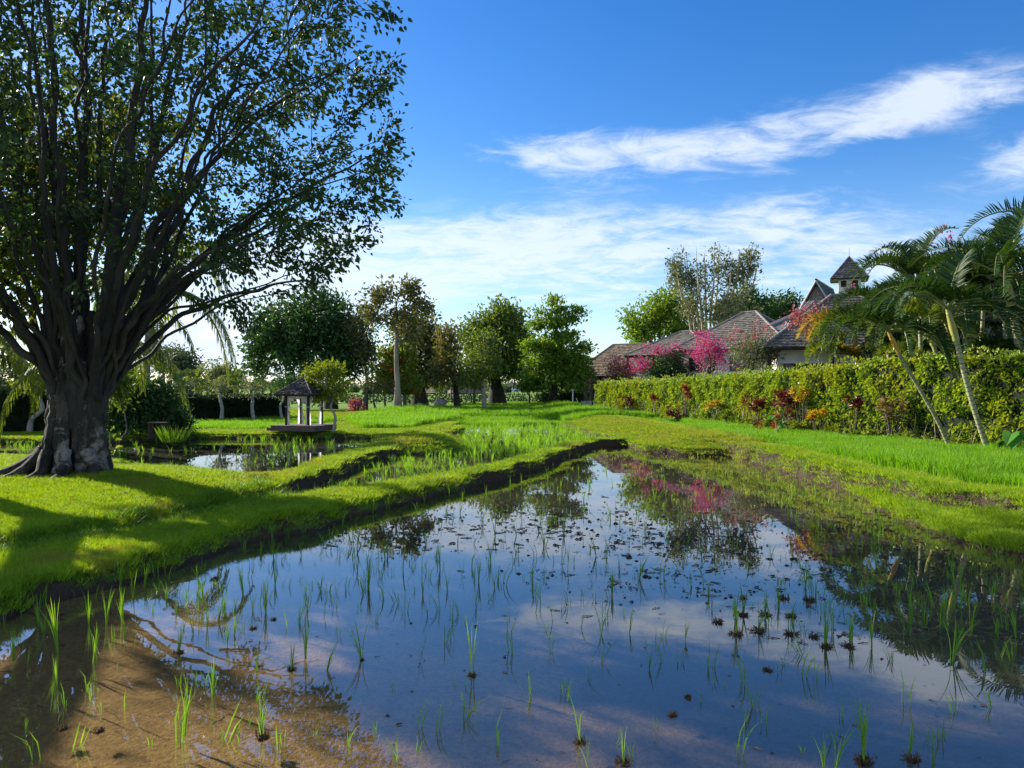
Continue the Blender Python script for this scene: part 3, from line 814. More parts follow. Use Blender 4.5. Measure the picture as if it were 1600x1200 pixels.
# --- the great fig on the left bank
def fig_tree():
    global rng
    keep = rng; rng = np.random.default_rng(11)
    bx, by = TREE; bz = .55
    root = empty('fig_tree', (bx, by, bz), 'huge fig tree with fused grey trunk columns on the grassy mound', 'tree')
    s = by / F
    pos = lambda u, v, dy=0: np.array([XA(u, by) - bx, dy, ZA(v, by) - bz])
    cu = 122
    stems = []
    # target points of the stems: (u, v, dy) way points from the waist upwards
    fans = [
        ([(88, 600, -.1), (62, 540, -.2), (20, 470, -.4), (-60, 380, -.8), (-160, 250, -1.2)], [.36, .30, .25, .17, .08]),
        ([(100, 590, .3), (84, 500, .5), (60, 380, .9), (20, 230, 1.4), (-20, 60, 1.8), (-40, -80, 2)], [.3, .24, .20, .16, .11, .05]),
        ([(108, 585, -.35), (98, 480, -.6), (78, 330, -1.0), (50, 170, -1.5), (30, 0, -2.0), (20, -120, -2.3)], [.25, .18, .15, .13, .09, .05]),
        ([(122, 585, .1), (118, 470, .2), (112, 320, .4), (110, 160, .6), (100, 0, .8), (90, -160, 1)], [.35, .27, .23, .18, .13, .05]),
        ([(133, 585, -.5), (138, 470, -.8), (142, 330, -1.1), (150, 170, -1.7), (160, 20, -2.3), (170, -130, -2.6)], [.24, .17, .16, .13, .10, .05]),
        ([(140, 580, .4), (152, 470, .8), (168, 330, 1.3), (185, 180, 1.8), (200, 20, 2.4), (210, -130, 3)], [.3, .24, .19, .15, .11, .05]),
        ([(150, 590, -.2), (172, 490, -.4), (200, 380, -.7), (232, 250, -.9), (262, 90, -1.2), (280, -60, -1.4)], [.30, .26, .22, .18, .13, .06]),
        ([(153, 600, .2), (190, 500, .5), (232, 360, .9), (265, 230, 1.3), (310, 100, 1.7), (360, -20, 2)], [.26, .22, .18, .14, .11, .05]),
        ([(158, 610, -.3), (192, 530, -.8), (245, 430, -1.6), (310, 330, -2.4), (400, 230, -3.2), (500, 130, -3.8)], [.24, .20, .15, .12, .08, .04]),
        ([(160, 610, .1), (200, 520, .3), (268, 420, .6), (360, 340, .8), (470, 270, 1.0), (580, 215, 1.1)], [.24, .19, .14, .10, .07, .03]),
        ([(160, 600, -.1), (196, 500, -.2), (250, 380, -.3), (325, 270, -.3), (420, 180, -.2), (560, 90, 0)], [.24, .20, .16, .12, .08, .03]),
        ([(155, 620, 0), (215, 520, -.6), (290, 462, -1.3), (370, 425, -1.9), (470, 395, -2.3)], [.2, .15, .11, .08, .03]),
        ([(150, 600, .5), (200, 470, 1.4), (270, 380, 2.4), (350, 300, 3.4), (430, 220, 4.4)], [.2, .16, .12, .09, .04]),
        ([(140, 600, -.5), (150, 500, -1.2), (170, 400, -2.2), (200, 300, -3.2), (230, 180, -4.2)], [.2, .15, .12, .09, .04]),
        ([(105, 600, -.4), (70, 490, -1.3), (30, 390, -2.4), (-20, 280, -3.6)], [.2, .15, .11, .05]),
        ([(150, 610, .3), (225, 500, 1.2), (320, 440, 2.4), (420, 400, 3.5)], [.18, .13, .09, .04]),
    ]
    extra = []
    for wp, rr in fans:
        for rep_ in range(2):
            j1, j2 = rng.normal() * .35, rng.normal() * .55
            extra.append(([(u + (rng.normal() * 6 if i < 2 else j1 * 40 * i / 2), v + (0 if i < 1 else rng.normal() * 12), dy + (j2 * i / 2)) for i, (u, v, dy) in enumerate(wp)], [r_ * .58 for r_ in rr]))
    fans = fans + extra
    nf = 0
    for wp, rr in fans:
        wp = [(wp[0][0] * .75 + 122 * .25, 668, wp[0][2] * .8)] + wp; rr = [rr[0] * .7] + list(rr)
        q = curve([pos(*w) for w in wp], 4)
        q[1:] += rng.normal(size=(len(q) - 1, 3)) * .05
        ra = np.interp(np.linspace(0, len(rr) - 1, len(q)), range(len(rr)), rr)
        stems.append((q, ra, -1)); nf += len(q)
    # attractors: an open vase, thin inside
    att = []
    while len(att) < 820:
        a = rng.random() * 6.283; r = 7.5 * math.sqrt(rng.random()); z = 3.0 + 12.0 * rng.random()
        lo = 3.9 + max(0, r - 4.5) * .75 + (1.0 if r < 2.5 else 0)
        hi = 13.8 - (r / 7.5) ** 3 * 2.5
        rmax = 7.5 if z < 11 else 7.5 * math.sqrt(max(0, 1 - ((z - 11) / 5) ** 2))
        rmax *= 1 + .10 * math.sin(a * 5 + z) + .06 * math.sin(a * 11 - z * 2)
        if z < lo or z > hi or r > rmax: continue
        if math.cos(a) > 0 and z < lo + 1.1 and rng.random() < .75: continue
        if r < 3.5 and rng.random() < .45: continue
        x = r * math.cos(a); yy = r * math.sin(a) * (.62 if a > math.pi else .9)
        att.append((x, yy, z - bz))
    att = np.array(att)
    # sprays that draw the outline against the sky on the right
    for (u, v) in [(632, 62), (600, 95), (575, 150), (628, 215), (600, 250), (610, 300), (585, 350), (560, 385), (525, 412), (480, 420), (440, 455), (400, 488), (375, 470), (590, 130), (550, 60), (520, 20), (500, -20), (620, 240),
                   (560, 320), (540, 250), (500, 350), (450, 400), (350, 470), (560, 180), (480, 60), (495, 300), (535, 380)]:
        att = np.vstack([att, pos(u - 6, v, rng.normal() * .5), pos(u - 24, v + 12, rng.normal() * .9)])
    stems = [(q_, r_ * (.50 + .2 * (np.arange(len(r_)) < 4)), s_) for q_, r_, s_ in stems]
    A, par, tips, fr, cnt, nfix = skeleton(stems, att, path_w=.32, down_pen=.5)
    mb = MB(); limbs(mb, A, par, fr, cnt, .010, .42, nfix=nfix)
    mb.obj('limbs', M['bark_limb'], root, True)
    # leaves: along the outer twigs
    P, D = [], []
    seg = np.concatenate([tips, par[tips]])
    tipset = set(tips.tolist())
    for k in seg:
        n = 38 if k in tipset else 13
        a, b = A[par[k]], A[k]
        n = rng.poisson(n * (1.7 if A[k][0] < .5 else 1.0))
        t = rng.random((n, 1)) ** .75
        d = unit(b - a)
        base = a + (b - a) * t
        off = rng.normal(size=(n, 3)); off = unit(off) * (.08 + .34 * rng.random((n, 1)) ** 1.2)
        P.append(base + off); D.append(off * 1.4 + d * .55 + np.array([0, 0, -.45]))
    P = np.concatenate(P); D = np.concatenate(D) + rng.normal(size=P.shape) * .25
    P = np.vstack([P, np.zeros((0, 3))])
    LL = .135 * (.45 + .9 * rng.random(len(P)))
    mb = MB(); leaves(mb, P, D, LL, LL * .60, kind='ovate', fold=.18)
    mb.obj('crown', M['leaf_ficus'], root)
    print('fig leaves', len(P))
    # trunk columns with flaring roots
    mb = MB()
    W_ = .52
    for k in range(9):
        a = -math.pi / 2 + (k - 4) * .698 + rng.normal() * .06
        ca, sa = math.cos(a), math.sin(a)
        r = W_ * (1 + .06 * rng.normal())
        rad = .14 + .08 * rng.random()
        fl = 1.35 + .35 * rng.random()
        tz = 2.0 + 1.0 * rng.random()
        pts = [(ca * r * fl * 1.15, sa * r * fl, -.25), (ca * r * 1.18, sa * r * 1.1, .12), (ca * r * .95, sa * r * .88, .7), (ca * r * .80, sa * r * .75, 1.5), (ca * r * .70, sa * r * .66, tz), (ca * r * .8, sa * r * .7, tz + 1.1)]
        q = curve(pts, 6)
        rr = np.interp(np.linspace(0, 5, len(q)), range(6), [rad * .35, rad * .85, rad, rad * .95, rad * .9, rad * .35])
        q[2:, :2] += rng.normal(size=(len(q) - 2, 2)) * .018
        tube(mb, q, rr, 14, wob=.10)
    q = curve([(0, 0, -.2), (0, 0, 1), (0, 0, 2.2), (0.02, 0, 3.3)], 5); tube(mb, q, np.interp(np.linspace(0, 3, len(q)), range(4), [.36, .28, .27, .32]), 14, wob=.12)
    mb.obj('trunk', M['bark_ficus'], root, True)
    # surface roots: each a part
    for a, ln in ((math.pi * 1.02, 1.25), (math.pi * 1.10, 1.6), (math.pi * 1.2, 1.0), (-1.9, .75), (-1.35, .85), (-.7, .6)):
        mb = MB(); c_, s_ = math.cos(a), math.sin(a)
        t = np.linspace(0, 1, 9); rr = .62 + ln * t; wob = np.sin(t * 7 + a) * .07
        xs_ = rr * c_ - wob * s_; ys_ = rr * s_ + wob * c_
        zz = height(xs_ + bx, ys_ + by) - bz + .07 - .09 * t + .45 * (1 - t) ** 3
        tube(mb, np.stack([xs_, ys_, zz], 1), .15 * (1 - t) ** .8 + .025, 7, wob=.2)
        mb.obj('root', M['bark_ficus'], root, True)
    rng = keep
fig_tree()

# --- the neighbour whose trunk stands outside the picture on the left
def side_tree():
    global rng
    keep = rng; rng = np.random.default_rng(23)
    bx, by = -13.7, 16.7
    bz = .3
    root = empty('fig_tree', (bx, by, bz), 'second fig tree reaching in at the left edge with yellowish sunlit leaves', 'tree')
    stems = [(curve([(0, 0, 0), (.1, 0, 1.6), (.2, -.1, 3.2)], 4), np.linspace(.40, .26, 9), -1)]
    base = 8
    for tgt in ((3.0, 1.0, 5.6), (3.4, 2.4, 6.5), (1.0, 3.5, 7), (-2, 1, 6.5), (2.4, 1.4, 8.0), (-.4, -4.6, 5.0), (-1.6, -5.4, 6.4), (.6, -3.4, 3.9), (-3.2, -5.2, 7.2)):
        q = curve([np.array((.2, -.1, 3.2)) + (np.array(tgt) - (.2, -.1, 3.2)) * f + np.array([0, 0, .5 * math.sin(f * 3.1)]) for f in (.25, .6, 1)], 3)
        stems.append((q, np.linspace(.24, .09, len(q)) if tgt[1] < -3 else np.linspace(.15, .05, len(q)), base))
    att = np.vstack([ell((2.4, 3.4, 7.6), (3.0, 2.6, 2.8), 210), ell((0, 4.0, 8), (3.4, 3.2, 3), 110), ell((2.4, .6, 4.8), (1.5, 1.2, 1.2), 30), ell((-.8, -5.0, 5.4), (1.0, 1.2, .8), 12), ell((-2.8, -5.4, 7), (1.2, 1.2, .8), 12)])
    A, par, tips, fr, cnt, nfix = skeleton(stems, att, path_w=.3, down_pen=.5)
    mb = MB(); limbs(mb, A, par, fr, cnt, .011, .42, nfix=nfix); mb.obj('trunk', M['bark_ficus'], root, True)
    idx = np.repeat(tips, 34)
    t = rng.random((len(idx), 1))
    off = unit(rng.normal(size=(len(idx), 3))) * (.08 + .45 * rng.random((len(idx), 1)))
    P = A[par[idx]] * (1 - t) + A[idx] * t + off
    D = off * 1.5 + [0, 0, -.4] + rng.normal(size=P.shape) * .25
    LL = .15 * (.65 + .6 * rng.random(len(P)))
    mb = MB(); leaves(mb, P, D, LL, LL * .62, kind='ovate', fold=.18); mb.obj('crown', M['leaf_ficus_warm'], root)
    rng = keep
side_tree()

BG = 'trees in the row beyond the rice field'
tree('broad_tree', 'broad dense dark green tree behind the little pavilion', 74, 517, 636,
     [(470, 520, 78, 52, 110), (505, 505, 62, 52, 90), (430, 535, 42, 36, 40), (545, 550, 45, 42, 50), (400, 560, 18, 26, 14), (500, 568, 80, 22, 40)], M['leaf_dark'], M['bark_dark'],
     [(516, 600, .45), (508, 578, .35)], 44, .46, .75, .03, BG, r0=.5, vcut=592, seed=1)
tree('tall_tree', 'tall open-crowned tree with a thick pale trunk on the small mound', 62, 621, 641,
     [(640, 452, 18, 16, 22), (655, 478, 20, 14, 18), (598, 462, 26, 16, 24), (585, 490, 22, 16, 18), (625, 490, 26, 18, 22), (640, 520, 30, 18, 18)], M['leaf_olive'], M['bark_pale'],
     [(621, 600, .22), (619, 560, .18), (620, 520, .14)], 22, .34, .42, .022, BG, r0=.26, vcut=545, seed=2, zb=.7)
tree('tulip_tree', 'yellow-green tree with orange blossom around the pale trunk', 66, 633, 638,
     [(606, 585, 24, 36, 44), (625, 560, 26, 30, 36), (640, 600, 18, 22, 18)], M['leaf_yellow'], M['bark'],
     [(631, 610, .12), (622, 590, .08)], 30, .36, .45, .02, BG, r0=.13, vcut=612, seed=3, bloom=(M['bloom_orange'], .10, .34))
tree('olive_tree', 'dense olive green tree with a short thick dark trunk', 80, 656, 632,
     [(660, 545, 44, 48, 100), (640, 520, 28, 26, 40), (690, 560, 24, 46, 50), (655, 582, 42, 20, 40)], M['leaf_olive'], M['bark_dark'],
     [(655, 606, .6), (658, 590, .45)], 44, .42, .70, .03, BG, r0=.7, vcut=602, seed=4)
tree('leaning_tree', 'slender tree with a dark leaning trunk left of the gap', 70, 715, 633,
     [(700, 530, 20, 26, 30), (692, 570, 20, 28, 26), (716, 585, 22, 14, 14), (735, 600, 16, 10, 10)], M['leaf_olive'], M['bark_dark'],
     [(711, 604, .20), (705, 585, .17), (700, 560, .13)], 34, .34, .5, .02, BG, r0=.24, vcut=602, seed=5)
tree('round_tree', 'large grey-green tree with a thick dark forked trunk', 84, 777, 627,
     [(775, 540, 46, 52, 110), (790, 500, 30, 26, 50), (745, 535, 28, 40, 44), (810, 545, 24, 40, 40), (780, 576, 46, 18, 34)], M['leaf_mid'], M['bark_dark'],
     [(775, 604, .7), (768, 588, .5)], 42, .44, .7, .03, BG, r0=.8, vcut=597, seed=6)
tree('slender_tree', 'small yellowish tree with a thin pale trunk before the forked tree', 66, 757, 634,
     [(752, 560, 32, 34, 46), (740, 590, 24, 22, 22), (765, 530, 20, 20, 16)], M['leaf_mid'], M['bark_pale'],
     [(755, 600, .13), (753, 575, .10)], 32, .30, .5, .018, BG, r0=.17, vcut=603, seed=7)
tree('layered_tree', 'bright green tree with flat tiers and a thin top shoot', 74, 866, 628,
     [(850, 590, 44, 9, 36), (898, 583, 32, 7, 24), (840, 568, 36, 7, 26), (885, 560, 36, 9, 30), (912, 543, 14, 4, 9), (850, 540, 34, 9, 30), (876, 528, 26, 8, 22), (842, 510, 16, 5, 12), (872, 505, 20, 8, 18), (893, 500, 12, 4, 8), (902, 487, 9, 3, 6), (872, 482, 9, 6, 8), (866, 468, 5, 4, 4), (845, 488, 6, 3, 3),
      (830, 600, 26, 10, 14), (898, 602, 30, 8, 14), (845, 545, 34, 6, 16), (870, 560, 40, 30, 50)], M['leaf_bright'], M['bark_dark'],
     [(866, 600, .26), (868, 560, .2), (870, 500, .12), (871, 460, .05)], 40, .36, .55, .02, BG, r0=.32, vcut=612, seed=8, flat=.55, droop=0, down_pen=.2, path_w=.1)
tree('shade_tree', 'dark low tree with a curved trunk right of the tiered tree', 80, 889, 626,
     [(885, 585, 34, 22, 40), (905, 570, 16, 16, 14), (830, 590, 22, 18, 18)], M['leaf_dark'], M['bark_dark'],
     [(890, 612, .18), (885, 600, .14)], 34, .38, .6, .02, BG, r0=.2, vcut=607, seed=9)
tree('thin_tree', 'thin dark-stemmed tree right of the broad dark tree', 72, 571, 634,
     [(568, 520, 24, 24, 30), (575, 550, 22, 22, 26), (560, 495, 16, 14, 10)], M['leaf_olive'], M['bark'],
     [(573, 600, .13), (571, 570, .11), (572, 545, .08)], 26, .32, .5, .018, BG, r0=.18, vcut=585, seed=10)
tree('young_tree', 'small crooked tree with bare grey branches before the far fields', 64, 588, 636,
     [(590, 602, 14, 10, 9), (578, 598, 8, 8, 5)], M['leaf_olive'], M['bark'],
     [(583, 622, .06), (585, 610, .05)], 12, .28, .3, .02, BG, r0=.09, seed=12)
tree('young_tree', 'small crooked tree just left of the pale trunk', 64, 604, 636,
     [(607, 600, 12, 10, 9)], M['leaf_olive'], M['bark'], [(601, 622, .06), (606, 610, .05)], 12, .28, .3, .02, BG, r0=.09, seed=13)
tree('sapling', 'small round tree with a pencil-thin stem by the distant hut', 84, 687, 627, [(687, 602, 12, 9, 9)], M['leaf_mid'], M['bark'], [(687, 612, .05)], 30, .3, .35, .02, BG, r0=.08, seed=14)
tree('sapling', 'thin tree with a straight dark stem between the forked and tiered trees', 84, 827, 626, [(826, 600, 10, 14, 12)], M['leaf_mid'], M['bark'], [(827, 612, .08)], 30, .3, .4, .02, BG, r0=.1, seed=15)
tree('sapling', 'thin tree with twin dark stems beside the pale thin trunk', 78, 741, 629, [(740, 596, 16, 14, 16)], M['leaf_mid'], M['bark'], [(741, 610, .10)], 34, .32, .4, .02, BG, r0=.13, seed=16)

HG = 'trees behind the houses'
tree('garden_tree', 'dark green spreading tree at the left behind the houses', 92, 1045, 625,
     [(1025, 500, 48, 36, 90), (1000, 518, 26, 22, 26), (1050, 480, 36, 28, 40), (1075, 520, 30, 26, 30)], M['leaf_bright'], M['bark'],
     [(1045, 570, .4), (1040, 545, .3)], 40, .44, .65, .03, HG, r0=.5, seed=20)
def bamboo_stems(root, s):
    st = []
    for k in range(11):
        u1 = 1050 + k * 13 + rng.normal() * 4
        top = [395, 430, 400, 385, 395, 385, 380, 400, 390, 385, 395][k]
        p = [local(root, PX(1110 + (k - 5) * 4.0, 600, 84))[0], local(root, PX(1110 + (k - 5) * 6.5, 500, 84))[0], local(root, PX(1110 + (u1 - 1110) * .85, (500 + top) / 2, 84 + rng.normal() * 2))[0], local(root, PX(u1, top, 84 + rng.normal() * 2))[0]]
        p[0][2] = 0
        st.append((curve(p, 4), np.interp(np.linspace(0, 3, 13), range(4), [.17, .14, .09, .03]), -1))
    return st
tree('feathery_tree', 'tall airy pale-stemmed tree rising above the grey shingle roofs', 84, 1110, 626,
     [(1060, 430, 24, 36, 40), (1085, 455, 26, 46, 44), (1120, 425, 22, 40, 30), (1145, 440, 22, 40, 30), (1165, 425, 18, 36, 34), (1110, 480, 50, 30, 44), (1175, 400, 10, 20, 12), (1150, 480, 40, 24, 26)],
     M['leaf_grey'], M['bark_straw'], None, 26, .32, .5, .022, HG, seed=21, stemsfn=bamboo_stems)
tree('garden_tree', 'dark rounded tree right behind the airy pale-stemmed tree', 96, 1160, 625,
     [(1162, 478, 32, 26, 70), (1140, 490, 24, 18, 30), (1185, 490, 20, 16, 20)], M['leaf_dark'], M['bark'], [(1160, 540, .4), (1160, 510, .3)], 42, .42, .65, .03, HG, r0=.45, seed=22)
tree('garden_tree', 'small dark dome-shaped tree left of the tall gable', 98, 1224, 625,
     [(1224, 482, 28, 20, 60), (1205, 490, 14, 12, 16)], M['leaf_dark'], M['bark'], [(1224, 540, .4), (1224, 515, .3)], 44, .42, .6, .03, HG, r0=.45, seed=23)
tree('garden_tree', 'dense dark shrubby tree behind the palms on the right', 36, 1500, 640,
     [(1500, 520, 60, 60, 150), (1440, 530, 45, 50, 100), (1560, 510, 50, 70, 120), (1390, 550, 40, 26, 50), (1640, 500, 60, 60, 80), (1480, 575, 100, 18, 60)], M['leaf_dark'], M['bark_dark'], [(1500, 590, .25), (1500, 560, .2)], 42, .22, .42, .02, None, r0=.3, seed=24)

LG = 'mixed trees behind the dark hedge'
for i, (u, vt, ru, rv, Y, mt, lab) in enumerate([
        (272, 562, 38, 28, 66, 'leaf_far', 'pale grey-green tree above the dark hedge left of the small palms'),
        (345, 592, 26, 16, 58, 'leaf_grey', 'low silvery bush-like tree between two small palms'),
        (60, 585, 60, 22, 52, 'leaf_far', 'grey-green tree behind the hedge at the far left'),
        (455, 600, 24, 20, 82, 'leaf_dark', 'dark low tree between the small palm and the pavilion roof'),
        (-60, 580, 60, 30, 52, 'leaf_far', 'grey-green tree mostly outside the left edge'),
        (175, 590, 40, 30, 60, 'leaf_mid', 'green tree seen just right of the huge trunk')]):
    Y = Y * 1.9
    tree('hedge_tree', lab, Y, u, 640, [(u, vt, ru, rv, 60), (u + ru * .5, vt + 8, ru * .6, rv * .7, 24)], M[mt], M['bark'], [(u, vt + rv + 6, .15), (u, vt + rv, .12)], 44, .5, .8, .03, LG, r0=.35, seed=30 + i, zb=.4)

# ------------------------------------------------------------------ small crooked frangipani trees
def frangipani(label, Y, pts, blobs, mat, seed, r0=.12, nleaf=26, L=.26, group='frangipani trees before the dark hedge'):
    u0, v0 = pts[0]
    tree('frangipani_tree', label, Y, u0, v0, blobs, mat, M['bark_grey'], [(u, v, r0 * (1 - .12 * i)) for i, (u, v) in enumerate(pts[1:])], nleaf, L, .28, .022, group, r0=r0 * .9, seed=seed, path_w=.15, wr=.42)
frangipani('frangipani with an S-shaped pale trunk beside the pavilion', 37, [(520, 669), (524, 652), (517, 636), (521, 622)],
           [(512, 580, 25, 5, 22), (492, 588, 12, 4, 8), (522, 606, 24, 9, 28), (493, 614, 14, 4, 10)], M['leaf_yellow'], 40, .065, 30, .2, None)
frangipani('bent grey frangipani leaning right before the hedge at far left', 37, [(46, 672), (50, 655), (66, 640), (62, 620)],
           [(45, 600, 22, 8, 16), (75, 598, 14, 8, 12), (60, 585, 20, 8, 12)], M['leaf_yellow'], 41, .12, 20, .2)
frangipani('frangipani with pale twisted stem, first right of the long palm frond', 48, [(346, 655), (347, 640), (345, 628)], [(345, 604, 18, 10, 22)], M['leaf_grey'], 42, .11, 16, .2)
frangipani('frangipani with pale twisted stem, midway between palm frond and pavilion', 49, [(397, 652), (394, 638), (395, 626)], [(394, 606, 16, 10, 20)], M['leaf_grey'], 43, .11, 16, .2)
frangipani('frangipani with a thin pale stem just left of the pavilion roof', 50, [(441, 650), (438, 636), (442, 626)], [(440, 612, 12, 6, 9)], M['leaf_mid'], 44, .08, 12, .2)

# ------------------------------------------------------------------ palms
def frond_mesh(p0, d0, length, droop, nl, ll, lw, mats, vee=.5, hang=.3, taper=.35, up=None, curl=0.0):
    """rachis from p0 in direction d0 bending to the ground; leaflets on both sides"""
    n = 14; p = np.array(p0, float); d = unit(np.array(d0, float)); P = [p.copy()]; Dv = [d.copy()]
    st = length / n
    for i in range(n):
        d = unit(d + np.array([0, 0, -1]) * droop * (i + 2) / n * st * 2.2 / max(length, .1) * 2.0)
        p = p + d * st; P.append(p.copy()); Dv.append(d.copy())
    P = np.array(P); Dv = np.array(Dv)
    mb = MB(); tube(mb, P, np.linspace(.028, .006, n + 1) * (length / 2.5 + .2), 5, m=1)
    t = np.linspace(.16, .99, nl); x = t * n; i = np.minimum(x.astype(int), n - 1); f = (x - i)[:, None]
    B = P[i] * (1 - f) + P[i + 1] * f; T = unit(Dv[i] * (1 - f) + Dv[i + 1] * f)
    S = unit(np.cross(T, np.array([0, 0, 1.]))); U = np.cross(S, T)
    env = np.sin(np.clip((t - .02) / .98, 0, 1) ** .75 * np.pi) ** .55 * (1 - taper * t)
    env = np.maximum(env, .30)
    for sg in (-1, 1):
        ln = (ll * env * (.88 + .24 * rng.random(nl)))[:, None]
        dd = unit(S * sg * .85 + T * (.35 + .55 * t[:, None]) + U * vee * (.6 + .8 * rng.random((nl, 1))) + rng.normal(size=(nl, 3)) * .12)
        d2 = unit(dd + np.array([0, 0, -1]) * hang); d3 = unit(dd + np.array([0, 0, -1]) * hang * 2.6)
        m1 = B + dd * ln * .34; m2 = m1 + d2 * ln * .36; m3 = m2 + d3 * ln * .32
        Wv = unit(np.cross(dd, U) + .3 * T) * lw * .5
        V = np.stack([B - Wv * .5, B + Wv * .5, m1 + Wv, m1 - Wv, m2 + Wv * .75, m2 - Wv * .75, m3], 1)
        k = np.arange(nl)[:, None] * 7
        mb.add(V.reshape(-1, 3), Q=np.concatenate([k + [0, 1, 2, 3], k + [3, 2, 4, 5]]), T=k + [5, 4, 6], m=0)
    return mb

def palm(name, label, stem, r, Y, fronds, shaft=None, group=None, rings=True, length=2.6, ll=.62, lw=.05, nl=44, droop=1.0, mat='frond', seed=0, vee=.55, hang=.3,
         stem_mat='palm_stem', cat='palm', yellow=(), zb=None, ymove=None, elev=(.15, 1.25), azs=None):
    """stem: list of (u, v) from the foot to the crown; fronds: number; shaft: length of the smooth sheath below the crown"""
    global rng
    keep = rng; rng = np.random.default_rng(500 + seed)
    u0, v0 = stem[0]; Yt = Y if ymove is None else Y + ymove
    Ys = np.linspace(Y, Yt, len(stem))
    X = XA(u0, Y); zb = float(height(np.array([X]), np.array([Y]))[0]) - .05 if zb is None else zb
    root = empty(name, (X, Y, zb), label, cat, group)
    pts = [np.zeros(3)] + [local(root, PX(u, v, yy))[0] for (u, v), yy in list(zip(stem, Ys))[1:]]
    q = curve(pts, 8); L = np.concatenate([[0], np.cumsum(np.linalg.norm(np.diff(q, axis=0), axis=1))])
    mb = MB(); rr = r * (1.25 - .25 * np.clip(L / 1.0, 0, 1)) * (1 - .12 * L / L[-1])
    tube(mb, q, rr, 10); mb.obj('trunk', M[stem_mat], root, True)
    if rings:
        mb = MB(); z = .25
        while z < L[-1] - (shaft or .3) - .1:
            c = np.array([np.interp(z, L, q[:, k]) for k in range(3)]); c2 = np.array([np.interp(z + .022, L, q[:, k]) for k in range(3)])
            tube(mb, [c, c2], np.interp(z, L, rr) * 1.045, 10, cap=False); z += .13 + .05 * rng.random()
        if mb.n: mb.obj('trunk_ring', M['palm_ring'], root, True)['kind'] = 'stuff'
    top = q[-1]; dirn = unit(q[-1] - q[-4])
    if shaft:
        a = [np.interp(L[-1] - shaft, L, q[:, k]) for k in range(3)]
        mb = MB(); qq = curve([a, (np.array(a) + top) / 2, top, top + dirn * .25], 4)
        tube(mb, qq, np.interp(np.linspace(0, 3, len(qq)), range(4), [r * 1.15, r * 1.25, r * .85, r * .3]), 10)
        mb.obj('crown_shaft', M['palm_shaft_orange' if yellow == 'orange' else 'palm_shaft'], root, True)
    for k in range(fronds):
        if azs is None: a = k * 2.399 + rng.normal() * .2; e = elev[0] + (elev[1] - elev[0]) * ((k * .618) % 1.0)
        else: a, e = azs[k]
        d = np.array([math.cos(a) * math.cos(e), math.sin(a) * math.cos(e), math.sin(e)])
        mm = M[mat]
        if isinstance(yellow, (tuple, list)) and k in yellow: mm = M['frond_yellow']
        f = frond_mesh(top + dirn * .1, d, length * (.85 + .3 * rng.random()), droop * (.85 + .3 * rng.random()), nl, ll, lw, None, vee, hang)
        f.obj('frond', [mm, M['rachis']], root)
    rng = keep
    return root

def areca(*a, **k):
    k.setdefault('vee', .75); k.setdefault('hang', .10); k['lw'] = .062; k['ll'] = k.get('ll', .62) * 1.12; k['length'] = k['length'] * 1.12; k.setdefault('nl', 42)
    return palm(*a, **k)
PG = 'palms leaning out of the hedge'
areca('palm_tree', 'leaning palm with an orange sheath, its crown lowest and leftmost over the hedge', [(1487, 697), (1462, 652), (1436, 606), (1412, 566), (1390, 522)], .072, 27.4, 15, .75, PG, length=2.6, seed=1, yellow='orange', mat='frond', ll=.62, droop=.95, nl=42)
areca('palm_tree', 'leaning palm rooted beside the big-leaved taro, pale ringed stem bending up', [(1548, 708), (1524, 645), (1508, 588), (1496, 538), (1482, 488)], .088, 24.6, 16, .95, PG, length=2.7, seed=2, ll=.66, nl=42, droop=.85)
areca('palm_tree', 'thin palm stem between the two leaning palms, hidden below by the hedge', [(1500, 680), (1482, 604), (1466, 560), (1448, 510)], .10, 31, 13, .8, PG, length=2.8, seed=3, ll=.66, mat='frond_sun', nl=42)
areca('palm_tree', 'tall dark palm at the right edge with the thickest ringed stem', [(1625, 690), (1605, 610), (1590, 530), (1573, 440)], .15, 28.5, 17, 1.3, PG, length=3.4, seed=4, ll=.78, nl=48, elev=(.1, 1.4), droop=.85)
areca('palm_tree', 'upright palm with a yellow sheath left of the thickest stem', [(1568, 690), (1568, 595), (1571, 520), (1567, 452)], .10, 29.5, 13, .9, PG, length=2.6, seed=5, yellow='orange', nl=42)
areca('palm_tree', 'slim upright palm standing behind, between the leaning and the tall palms', [(1530, 680), (1531, 580), (1535, 510), (1538, 462)], .085, 31, 13, .6, PG, length=2.8, seed=6, nl=42)
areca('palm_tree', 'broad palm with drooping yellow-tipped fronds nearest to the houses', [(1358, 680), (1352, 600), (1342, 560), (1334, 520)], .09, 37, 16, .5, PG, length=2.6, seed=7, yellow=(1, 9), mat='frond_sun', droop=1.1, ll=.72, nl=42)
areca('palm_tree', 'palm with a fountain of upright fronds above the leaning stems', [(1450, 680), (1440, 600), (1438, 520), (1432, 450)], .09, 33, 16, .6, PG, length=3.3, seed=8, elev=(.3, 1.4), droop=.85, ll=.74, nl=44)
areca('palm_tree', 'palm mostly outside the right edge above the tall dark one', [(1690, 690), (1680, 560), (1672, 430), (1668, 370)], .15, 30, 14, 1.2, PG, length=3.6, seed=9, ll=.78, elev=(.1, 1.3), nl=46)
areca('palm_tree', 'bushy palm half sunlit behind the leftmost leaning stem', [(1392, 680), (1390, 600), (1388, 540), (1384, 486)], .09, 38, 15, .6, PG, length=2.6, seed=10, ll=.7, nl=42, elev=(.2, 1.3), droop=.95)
areca('palm_tree', 'low bushy palm hanging over the hedge top next to the near villa', [(1318, 640), (1314, 590), (1308, 556)], .07, 37, 13, .3, PG, length=1.7, seed=12, mat='frond_sun', yellow=(2, 5), elev=(.1, 1.3))
